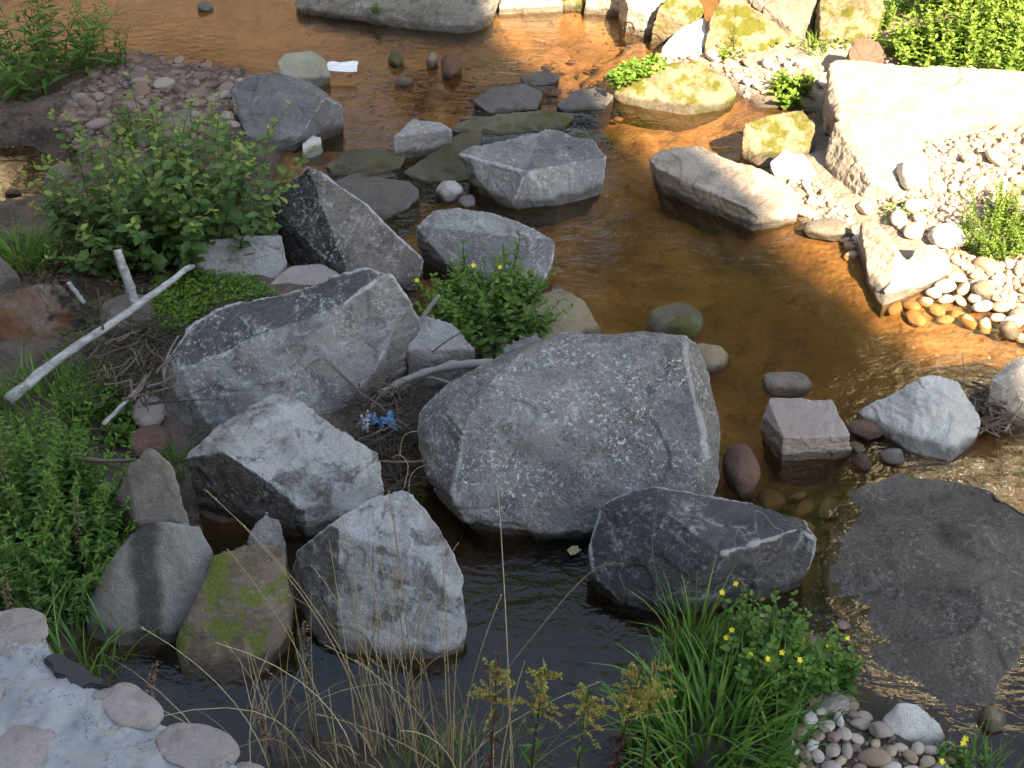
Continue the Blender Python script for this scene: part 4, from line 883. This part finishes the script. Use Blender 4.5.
cover('ground_cover', 'yellow green moss and weeds between the rocks at the top', [(700, 50), (720, 20), (800, 0), (890, 30), (880, 48), (830, 52), (800, 50)], 900, .045, .7, 'leafsun', .06, 53)
cover('ground_cover', 'bright low leaves spilling over the back of the pale slab', [(870, 52), (900, 40), (1040, 50), (1040, 66), (880, 60)], 900, .06, .8, 'leafsun', .16, 54, kind='broad')
leafy_plant('leafy_plant', 'sunlit leafy tuft at the foot of the slanting mossy rock', 'plant', 735, 54, 18, .16, .2, 4, .07, .7, 'leafsun', seed=101, lean=.7, up=.3)
leafy_plant('leafy_plant', 'bright leafy tuft in the corner behind the orange brown stone', 'plant', 868, 30, 26, .3, .28, 6, .08, .6, 'leafsun', seed=102, lean=.7, up=.25)
grass('grass_tuft', 'yellow green grass on top of the mossy rocks at the top edge', 800, 6, 120, .22, .25, seed=103, w=.012, bend=.9, mat='leafsun')
grass('grass_tuft', 'small green tuft on the shingle in the upper stream', 545, 60, 60, .10, .14, seed=104, w=.012, bend=1., mat='leafbright')
cover('clover', 'bright clover clump growing on the left end of the mossy boulder', [(606, 78), (640, 62), (668, 60), (664, 72), (630, 84), (612, 90)], 420, .055, .9, 'leafbright', .06, 43, base=.22, kind='broad', thing=True, cat='clover')
leafy_plant('leafy_plant', 'sunlit leafy plant behind the small square mossed rock', 'plant', 790, 96, 26, .2, .24, 5, .12, .7, 'leafsun', seed=44, lean=.7, up=.3)
leafy_plant('shrub', 'pale wispy sunlit bush on the pebble bank at the right edge', 'bush', 998, 240, 90, .45, .34, 12, .045, .5, 'leafsun', seed=45, lean=.45, kind='small', per=3)
leafy_plant('shrub', 'bright leafy sunlit bush behind the pale slab, top right', 'bush', 970, 62, 170, .5, .8, 8, .105, .8, 'leafsun', seed=46, lean=.5, up=.35)
leafy_plant('shrub', 'taller long leaved sunlit shrub in the top right corner', 'shrub', 1005, 10, 46, .95, .8, 10, .24, .30, 'leafsun', seed=47, lean=.5, up=.15, r0=.006)
leafy_plant('shrub', 'dark leafy shrub at the top edge left of the bright bush', 'shrub', 908, 16, 46, .6, .5, 8, .11, .5, 'leafbright', seed=48, lean=.5, up=.2)
leafy_plant('leafy_plant', 'small weed on the flat grey ledge at the top edge', 'plant', 376, 14, 8, .14, .05, 4, .05, .6, 'leafbright', seed=49, lean=.5, base=P(376, 14, .12))

for i_, (a_, b_) in enumerate([(1130, 60), (1200, 190), (1290, 120)]):
    leafy_plant('shrub', 'green waterside shrub on the right bank beyond the pebbles', 'shrub', a_, b_, 60, .7, .6, 10, .09, .6, 'leafbright', seed=110+i_, lean=.5, up=.25, group='shrubs further along the right bank')
# dry grass in front
def dry_stalks(name, label, roots, n, h, seed, group=None, lean=.5, hvar=.4, r0=.0022, spread=.12):
    rs = np.random.RandomState(seed); paths = []; heads = []
    b0 = G(*roots[0], water=True)
    for i in range(n):
        a, b = roots[i % len(roots)]; p = G(a, b, water=True)
        an = rs.uniform(0, 6.283); rr = spread*math.sqrt(rs.rand()); hh = h*(1-hvar*rs.rand()); ln = lean*hh*rs.rand()**1.4
        dr = rs.uniform(0, 6.283); s = np.linspace(0, 1, 9)
        q = np.stack([p[0]+rr*math.cos(an)+ln*s**2*math.cos(dr), p[1]+rr*math.sin(an)+ln*s**2*math.sin(dr)*.7, p[2]-.03+hh*(s-.25*(ln/hh)*s**3)], 1)
        paths.append((q-b0, np.linspace(r0, r0*.4, 9)))
        heads.append((q[-1]-b0, q[-1]-q[-2], rs.rand()))
    o = tag(empty(name, b0), label, 'dry grass', group)
    link('stalks', tubes('stalks', paths, 4), M['straw'], o)
    hv, hd, hl = [], [], []
    for p, d, r in heads:
        if r > .6: continue
        d = d/np.linalg.norm(d)
        for k in range(14):
            hv.append(p - d*.005*k); e = d*1.3 + rs.normal(size=3)*.45; hd.append(e); hl.append(.013)
    hl = np.array(hl)
    link('seed_heads', leaves_mesh('seed_heads', np.array(hv), np.array(hd), hl, hl*.3, rs.rand(len(hl)), 'small', rs=rs), M['straw'], o)
dry_stalks('dry_grass', 'tall pale dry grass stalks before the bluish pointed boulder', [(390, 740), (360, 750), (430, 755), (405, 720)], 38, 1.5, 60, lean=.6, hvar=.8, r0=.0032)
dry_stalks('dry_grass', 'leaning straw stalks spreading over the blue water at bottom centre', [(470, 790), (440, 775), (500, 800)], 22, 1.3, 61, lean=1.2, hvar=.6, r0=.003)
dry_stalks('dry_grass', 'sparse straw stalks at the bottom left of the dry grass', [(290, 745), (320, 760), (265, 770)], 14, 1.3, 62, lean=.9, hvar=.6, r0=.003)
grass('dry_grass', 'tangle of brown and green blades at the foot of the dry stalks', 400, 778, 110, .30, .36, 'straw', seed=63, w=.006, bend=.8, cat='dry grass')
grass('grass_tuft', 'sparse green blades among the dry stalks at the bottom', 470, 785, 160, .30, .30, 'grass', seed=64, w=.006, bend=.6)
grass('dry_grass', 'few long pale blades over the dark water at lower left', 250, 745, 40, .55, .26, 'straw', seed=65, w=.006, bend=1., cat='dry grass')
# dock stalks with brown seeds
def dock(label, px, py, h, seed, lean=(0, 0)):
    rs = np.random.RandomState(seed); b = G(px, py, water=True); s = np.linspace(0, 1, 8)
    q = np.stack([lean[0]*s**2, lean[1]*s**2, h*s-.03], 1)
    o = tag(empty('dock_plant', b), label, 'dock', None); link('stem', tubes('stem', [(q, np.linspace(.0035, .0015, 8))]), M['redstem'], o)
    n = 120; t_ = .35+.65*rs.rand(n); i = np.minimum((t_*7).astype(int), 6); pos = q[i]+(q[i+1]-q[i])*(t_*7-i)[:, None]
    a = rs.uniform(0, 6.28, n); d = np.stack([np.cos(a), np.sin(a), rs.normal(0, .4, n)], 1); pos = pos + d*(.006+.022*(1-t_)*rs.rand(n))[:, None]
    link('seeds', leaves_mesh('seeds', pos, d, np.full(n, .012), np.full(n, .010), rs.rand(n), 'small', rs=rs), M['drybrown'], o)
dock('brown dock stalk with round seeds before the pointed boulder', 312, 720, .60, 70, (.02, .05))
dock('shorter brown dock stalk at the bottom left of the dry grass', 272, 762, .38, 71, (-.03, .02))
dock('brown seeded stalk standing left above the wall', 18, 640, .48, 72, (.04, .0))
dock('thin seeded stalk leaning over the dark water by the wall', 150, 712, .30, 73, (.06, .05))
dock('brown seeded stalk rising out of the dense bush at the left edge', 22, 540, .75, 74, (.03, .0))
dock('dry seeded stalk at the right side of the dense left bush', 88, 590, .62, 75, (.05, .03))
# goldenrod
def goldenrod(label, px, py, tx, ty, seed):
    rs = np.random.RandomState(seed); b = G(px, py, water=True); h = .40
    for _ in range(20):
        tip = P(tx, ty, b[2]+h)
        h += .3*((b[1]+.03) - tip[1])*-1 if False else 0
    # the top stands almost above the root: choose the height that puts it there
    best = min(np.arange(.12, .8, .01), key=lambda q: abs(P(tx, ty, b[2]+q)[1]-b[1]-.03)); tip = P(tx, ty, b[2]+best); v = tip-b
    s = np.linspace(0, 1, 9); q = np.stack([v[0]*s**1.4, v[1]*s**1.4, v[2]*s], 1)
    o = tag(empty('goldenrod', b), label, 'goldenrod'); link('stem', tubes('stem', [(q, np.linspace(.0045, .002, 9))]), M['redstem'], o)
    pos, d, LL, WW, tone = node_leaves(rs, [q], 14, .085, .22, .1, 2, .5, .5)
    link('leaves', leaves_mesh('leaves', pos, d, LL, WW, tone, 'small', rs=rs), M['redstem'] if seed % 2 else M['leafmid'], o)
    fp, fd = [], []
    for k in range(17):
        i = rs.uniform(.66, 1.0)*8; j = min(int(i), 7); p0 = q[j]+(q[j+1]-q[j])*(i-j); a = rs.uniform(0, 6.28); ln = .19*(1.10-i/8)+.04
        for m_ in range(42):
            u = rs.rand(); fp.append(p0+np.array([math.cos(a)*ln*u, math.sin(a)*ln*u, .03*u-.02*u*u+.004*rs.normal()])); fd.append(rs.normal(size=3)+np.array([0, 0, .8]))
    n = len(fp); link('bloom', leaves_mesh('bloom', np.array(fp), np.array(fd), np.full(n, .013), np.full(n, .010), rs.rand(n), 'small', rs=rs), M['goldenrod'], o)
for a in [('leftmost goldenrod spray leaning over the blue water', 530, 790, 545, 668, 80), ('goldenrod spray with the widest yellow head at the bottom centre', 610, 800, 640, 672, 81),
          ('small goldenrod spray between two taller ones', 575, 800, 588, 692, 82), ('short goldenrod tuft at the left of the group', 490, 800, 498, 655, 83), ('goldenrod stem rising beside the green grass clump', 640, 800, 655, 665, 84)]:
    goldenrod(*a)
# yellowish curled straws
def path_px(pts, sub=5):
    W = np.array([P(*p) for p in pts]); n = len(W); t_ = np.linspace(0, n-1, (n-1)*sub+1); out = []
    for u in t_:                                            # Catmull-Rom through the points
        i = min(int(u), n-2); f = u-i; p0, p1, p2, p3 = W[max(i-1, 0)], W[i], W[i+1], W[min(i+2, n-1)]
        out.append(.5*((2*p1)+(-p0+p2)*f+(2*p0-5*p1+4*p2-p3)*f*f+(-p0+3*p1-3*p2+p3)*f**3))
    return np.array(out)
M['bleach'] = simple('bleached_driftwood', (.27, .255, .235), .8, .25, 18)
M['twig'] = simple('dead_twig', (.065, .05, .038), .9, .4, 20)
M['strawstick'] = simple('dull_straw', (.30, .25, .14), .8, .2, 20)
M['brownstick'] = simple('brown_stick', (.15, .105, .08), .85, .3, 20)
t = NT('weathered_pole'); v, _ = t.objvec(); gr = t.noise(t.squash(v, (6, 6, 6)), 6, 6, .7)
pc = t.mix(t.rng(t.noise(t.squash(v, (9, 9, 40)), 1., 7, .75, .5), .40, .62), (.44, .43, .42), (.25, .24, .23)); pc = t.mix(t.rng(t.noise(v, 9, 5, .7), .56, .66, 0, .7), pc, (.12, .105, .09)); t.l(pc, t.b.inputs['Base Color']); t.b.inputs['Roughness'].default_value = .8; t.l(t.bump(t.noise(v, 50, 5), .5, .006), t.b.inputs['Normal'])
M['pole'] = t.m
def stick(name, label, pts, r0, r1, mat, cat='stick', sides=9, kinds=None, sub=6, wob=.06):
    q = path_px(pts, sub); n = len(q); rs = np.random.RandomState(int(pts[0][0]*3+pts[0][1]))
    rad = np.linspace(r0, r1, n)*(1+wob*rs.normal(size=n)); q = q + rs.normal(size=q.shape)*r0*.06
    V0 = tubes(name, [(q, rad)], sides)
    o = q.mean(0); o[2] = q[:, 2].min(); V0.transform(Matrix.Translation([-float(v) for v in o]))
    bm = bmesh.new(); bm.from_mesh(V0)                       # close the ends
    bmesh.ops.holes_fill(bm, edges=[e for e in bm.edges if e.is_boundary], sides=0); bm.to_mesh(V0); bm.free()
    return tag(link(name, V0, M[mat], loc=o), label, cat)
stick('driftwood_pole', 'long bleached pole leaning over the twig heap at left', [(8, 400, .34), (60, 358, .42), (120, 318, .5), (186, 270, .61), (192, 266, .62)], .033, .013, 'pole', 'driftwood', sub=8)
stick('driftwood_post', 'short bleached post standing up behind the long pole', [(137, 310, .34), (128, 282, .5), (117, 250, .70)], .034, .026, 'pole', 'driftwood')
stick('driftwood_stick', 'little bleached stick left of the bleached post', [(84, 303, .3), (77, 294, .36), (68, 282, .44)], .018, .014, 'pole', 'driftwood')
stick('stick', 'thin dark twig standing in front of the long pole', [(103, 330, .5), (100, 308, .62), (97, 288, .74)], .008, .006, 'twig')
stick('stick', 'pale grey stick pointing up out of the weeds below the twig heap', [(103, 425, .24), (125, 402, .3), (146, 380, .36)], .015, .009, 'pole')
stick('stick', 'brown stick lying level beside the dark topped boulder', [(122, 400, .34), (150, 393, .38), (184, 384, .42)], .009, .006, 'brownstick')
stick('stick', 'brown stick poking from the bush above the upright stone', [(78, 458, .42), (105, 461, .46), (135, 460, .5)], .013, .009, 'brownstick')
stick('stick', 'thin pale stem rising along the left end of the dark topped boulder', [(164, 388, .34), (166, 360, .46), (178, 336, .62)], .008, .004, 'bleach')
stick('driftwood_branch', 'thick bleached forked branch between the two largest grey boulders', [(378, 394, .20), (410, 378, .27), (452, 366, .33), (500, 364, .36)], .018, .030, 'bleach', 'driftwood', wob=.14)
stick('driftwood_branch', 'bleached branch root under the thick one, running back to the slab', [(392, 395, .16), (425, 378, .24), (452, 384, .22)], .016, .010, 'bleach', 'driftwood', wob=.14)
stick('driftwood_stick', 'white broken stub sticking up by the flowering plant', [(421, 320, .46), (430, 307, .54), (439, 295, .62)], .014, .011, 'bleach', 'driftwood')
stick('stick', 'thin dark arching twig in front of the flowering plant', [(432, 352, .46), (455, 336, .55), (480, 326, .6), (506, 328, .58)], .004, .002, 'twig')
stick('stick', 'dry root lying across the gap between the sloping and largest boulders', [(378, 461, .2), (400, 462, .22), (425, 461, .24)], .007, .006, 'brownstick')
stick('straw', 'yellowish curled straw beside the left end of the largest boulder', [(409, 492, .2), (410, 478, .28), (418, 468, .34), (434, 464, .38)], .0026, .0016, 'strawstick', 'straw')
stick('straw', 'pale arching straw in the dark gap left of the largest boulder', [(404, 488, .2), (408, 466, .3), (400, 455, .36), (392, 458, .34)], .0026, .0016, 'strawstick', 'straw')
stick('straw', 'thin pale loop of straw above the curled one in the dark gap', [(400, 455, .3), (402, 440, .4), (408, 433, .45), (418, 431, .46)], .0026, .0016, 'strawstick', 'straw')
stick('straw', 'long straw stem bending over the dark pool before the slate boulder', [(490, 690, .3), (530, 640, .42), (572, 590, .52), (600, 566, .56), (622, 564, .55)], .0028, .0016, 'brownstick', 'straw', sides=5)
def heap(name, label, poly, n, ln, r, zlo, zhi, seed, mat='twig'):
    rr = random.Random(seed); rs = np.random.RandomState(seed); paths = []
    for i in range(n):
        a, b = px_in(poly, rr); g0 = G(a, b); z = max(g0[2], 0)+zlo+(zhi-zlo)*rs.rand(); p = P(a, b, z); an = rs.uniform(0, 6.28); L = ln*rs.uniform(.4, 1.2)
        s = np.linspace(-.5, .5, 6); q = np.stack([p[0]+L*s*math.cos(an), p[1]+L*s*math.sin(an), p[2]+L*s*rs.normal()*.3], 1)+np.cumsum(rs.normal(size=(6, 3)), 0)*L*.03
        paths.append((q, np.linspace(r, r*.5, 6)*rs.uniform(.5, 1.5)))
    o = np.concatenate([p[0] for p in paths]); c = o.mean(0); c[2] = o[:, 2].min()
    tag(link(name, tubes(name, [(q-c, r_) for q, r_ in paths], 5), M[mat], loc=c), label, 'twigs', kind='stuff')
heap('twig_heap', 'tangled heap of dead twigs under the bleached pole', [(70, 345), (150, 315), (185, 335), (182, 400), (140, 400), (90, 380)], 220, .34, .0035, .0, .26, 90)
heap('twig_heap', 'paler dead twigs lying on the tangled heap at left', [(85, 345), (150, 325), (180, 345), (175, 390), (110, 390)], 45, .25, .006, .1, .32, 91, 'brownstick')
heap('twig_heap', 'dark flood debris of twigs wedged between the largest grey boulders', [(345, 405), (400, 370), (425, 385), (418, 420), (425, 480), (395, 500), (345, 440)], 300, .26, .003, .0, .20, 92)
heap('twig_heap', 'brown straw pieces on the flood debris between the boulders', [(345, 410), (400, 375), (420, 400), (400, 450)], 40, .18, .004, .1, .24, 93, 'brownstick')
heap('twig_heap', 'loose dead twigs strewn on the bank above the bleached pole', [(60, 285), (150, 262), (160, 300), (110, 330), (60, 320)], 60, .25, .0035, .0, .10, 96)
leafy_plant('leafy_plant', 'low broad leaves growing up through the lower twig heap', 'plant', 130, 432, 16, .22, .14, 5, .09, .75, 'leafmid', seed=97, lean=.7, up=.25)
leafy_plant('leafy_plant', 'loose weeds at the foot of the leafy shrub beside the left pool', 'plant', 78, 225, 20, .34, .3, 7, .10, .7, 'leaf', seed=98, lean=.7, up=.15)
leafy_plant('leafy_plant', 'thin yellowing weeds on the gravel above the leafy shrub', 'plant', 130, 140, 16, .34, .3, 8, .07, .5, 'leafbright', seed=99, lean=.6, up=.2)
heap('twig_heap', 'small heap of driftwood twigs beside the rock at the right edge', [(960, 405), (985, 385), (1010, 415), (1000, 430), (970, 425)], 60, .25, .007, .0, .14, 94, 'brownstick')
heap('twig_heap', 'pale dead grass washed against the flat shelf at the right', [(900, 470), (1024, 455), (1030, 495), (960, 492)], 60, .2, .0024, -.02, .02, 95, 'strawstick')
stick('stick', 'pale thin twig standing by the rock at the right edge', [(962, 400, .05), (964, 378, .18), (962, 352, .36)], .004, .002, 'bleach')
stick('stick', 'pale bent root at the foot of the rock at the right edge', [(1004, 432, .06), (1012, 420, .14), (1024, 402, .26)], .008, .005, 'bleach')

# ------------------------------------------------------------------ litter
def crumple(name, label, px, w, d, seed, mat, cat, amp=.035, tilt=(0, 0, 0), loc=None):
    rs = np.random.RandomState(seed); n = 22; u, v = np.meshgrid(np.linspace(-.5, .5, n), np.linspace(-.5, .5, n)); u = u.ravel(); v = v.ravel()
    q = np.stack([u*3+seed, v*3, np.zeros_like(u)], 1); z = amp*(np.abs(vnoise(q))*1.3+.5*np.abs(vnoise(q*2.3)))
    V = np.stack([u*w+.2*w*vnoise(q+5)*.5, v*d+.2*d*vnoise(q+9)*.5, z], 1); th = .003
    ii = np.arange(n*n).reshape(n, n); F = np.stack([ii[:-1, :-1], ii[:-1, 1:], ii[1:, 1:], ii[1:, :-1]], -1).reshape(-1, 4)
    me = mk_mesh(name, V, F, smooth=True); o = link(name, me, mat, loc=loc, rot=tilt)
    m = o.modifiers.new('thickness', 'SOLIDIFY'); m.thickness = th
    return tag(o, label, cat)
crumple('plastic_bag', 'crumpled blue plastic bag in the debris between the boulders', 0, .15, .11, 1, simple('blue_plastic', (.05, .17, .30), .35, .3, 15), 'litter', .06, (0, .1, .3), P(384, 428, .22))
crumple('plastic_scrap', 'pale crumpled scrap next to the blue plastic bag', 0, .10, .09, 2, simple('pale_plastic', (.45, .50, .60), .4, .2, 15), 'litter', .05, (0, 0, 1.), P(368, 426, .235))
crumple('paper_scrap', 'white folded paper lying by the pale greenish boulder', 0, .26, .17, 3, simple('white_paper', (.78, .80, .84), .6, .06, 6), 'litter', .012, (.12, .04, .08), P(343, 67, .10))
crumple('dead_leaf', 'fallen pale yellow leaf floating before the largest boulder', 0, .06, .045, 4, simple('yellowed_leaf', (.42, .33, .16), .6, .2, 30), 'leaf', .012, (0, 0, .5), P(574, 551, .012))

# ------------------------------------------------------------------ beyond the frame: trees, and unseen houses added to shade the stream and mirror in it
def tree(name, label, x, y, h, seed, proto=None):
    z = gz(x, y)
    o = tag(empty(name, (x, y, z)), label, 'tree', 'trees on the far bank'); rs = np.random.RandomState(seed)
    if proto:
        for ch in proto.children:
            c = ch.copy(); C.objects.link(c); c.parent = o
        o.scale = (h/14,)*3; o.rotation_euler = (0, 0, rs.uniform(0, 6.28)); return o
    s = np.linspace(0, 1, 8); paths = [(np.stack([.3*np.sin(s*3), .2*s, 9*s-.3], 1), np.linspace(.34, .12, 8))]
    cl = []
    for k in range(16):
        a = rs.uniform(0, 6.28); z0 = rs.uniform(2.5, 8.5); ln = rs.uniform(2, 4.2)*(1.1-abs(z0-5)/9)
        q = np.stack([ln*s*math.cos(a), ln*s*math.sin(a), z0+ln*.7*s], 1); paths.append((q, np.linspace(.10, .02, 8)))
        for u in (.55, .8, 1): cl.append((q[int(u*7)], rs.uniform(.9, 1.6)))
    for k in range(8): cl.append((np.array([rs.normal()*1.1, rs.normal()*1.1, rs.uniform(9, 13)]), rs.uniform(.9, 1.5)))
    trunk = link('trunk', tubes('trunk', paths, 7), M['twig'], o)
    pos = np.concatenate([c+rs.normal(size=(150, 3))*r*.55 for c, r in cl]); n = len(pos)
    d = rs.normal(size=(n, 3))+np.array([0, 0, -.3]); L = rs.uniform(.25, .5, n)
    link('crown', leaves_mesh('crown', pos, d, L, L*.8, rs.rand(n), 'small', rs=rs), M['leaf'], o)
    return o
tp_ = tree('broadleaf_tree', 'dark broadleaf tree on the far bank beyond the stream', -4.5, 18.8, 14, 1)
tp_.scale = (.8, .8, .8)
rt = random.Random(4)
for i, (x, y, h) in enumerate([(-1.2, 19.5, 10.5), (2.2, 19, 12), (5.4, 19.2, 11), (-13.5, 17, 11), (-16, 14, 11), (14, 15, 12), (-6.5, 27, 11), (-1.5, 26, 12), (3, 27, 11), (18, 19, 12)]):
    tree('broadleaf_tree', 'dark broadleaf tree on the far bank beyond the stream', x, y, h, i+2, tp_)
def house(name, label, x0, x1, y0, y1, h, mat, roof=True, floors=4, bays=6, z0=0):
    o = tag(empty(name, ((x0+x1)/2, (y0+y1)/2, z0)), label, 'building'); cx, cy = (x0+x1)/2, (y0+y1)/2; wx, wy = (x1-x0)/2, (y1-y0)/2
    def box(bm, a, b):
        r = bmesh.ops.create_cube(bm, size=1)['verts']
        for v in r: v.co = Vector([(a[i]+b[i])/2+v.co[i]*(b[i]-a[i]) for i in range(3)])
    bm = bmesh.new(); box(bm, (-wx, -wy, -1), (wx, wy, h)); me = bpy.data.meshes.new('wall'); bm.to_mesh(me); bm.free(); link('wall', me, mat, o)
    bm = bmesh.new(); v = [bm.verts.new(q) for q in [(-wx-.3, -wy-.3, h+.005), (wx+.3, -wy-.3, h+.005), (wx+.3, wy+.3, h+.005), (-wx-.3, wy+.3, h+.005), (-wx-.3, 0, h+2.2), (wx+.3, 0, h+2.2)]]
    for f in [(0, 1, 2, 3), (0, 4, 5, 1), (2, 5, 4, 3), (0, 3, 4), (1, 5, 2)]: bm.faces.new([v[i] for i in f])
    bmesh.ops.recalc_face_normals(bm, faces=list(bm.faces)); me = bpy.data.meshes.new('roof'); bm.to_mesh(me); bm.free(); link('roof', me, M['slate'], o)
    for side in (-1, 1):
        for fl in range(floors):
            for k in range(bays):
                xx = -wx + (k+.5)*2*wx/bays; zz = 1.2+fl*(h-1)/floors
                bm = bmesh.new(); box(bm, (xx-.5, side*wy-.06, zz), (xx+.5, side*wy+.06, zz+1.5)); me = bpy.data.meshes.new('window'); bm.to_mesh(me); bm.free()
                link('window', me, GLASS, o)
    return o
GLASS = simple('dark_window_glass', (.03, .035, .04), .1, .1)
# unseen building set so its corner throws the shade edge across the stream
corner = P(898, 322)[:2] + SUN_AZ*24
house('shade_building', 'tall unseen grey stone building behind the viewer, added to shade the stream', corner[0]-46, corner[0], corner[1]-10, corner[1], 26.5, simple('shade_building_stone', (.26, .24, .21), .9, .3, 2), floors=7, bays=14)
cream = simple('cream_render', (.80, .70, .52), .9, .06, 1)  # unseen cream houses added for the pale reflections in the water
house('reflected_house', 'low unseen cream house across the stream, added to mirror in the water', -11.5, -6.9, 20, 26, 9, cream, floors=2, bays=2, z0=2.5)
house('reflected_house', 'tall unseen cream house across the stream, added to mirror in the water', 8.0, 16, 20.5, 28, 15.5, cream, floors=4, bays=2, z0=4)
house('sky_block_left', 'long unseen grey block along the left bank, added to block sky light', -24, -12.5, -6, 16, 17, simple('sky_block_left_stone', (.20, .19, .17), .9, .3, 2), floors=4, bays=4, z0=1)  # unseen block added to cut the sky light from the left
house('sky_block_right', 'unseen grey block along the right bank, added to block sky light', 15, 24, 1, 18, 15, simple('sky_block_right_stone', (.20, .18, .16), .9, .3, 2), floors=4, bays=4, z0=1)  # its unseen counterpart, added to cut the sky light from the right
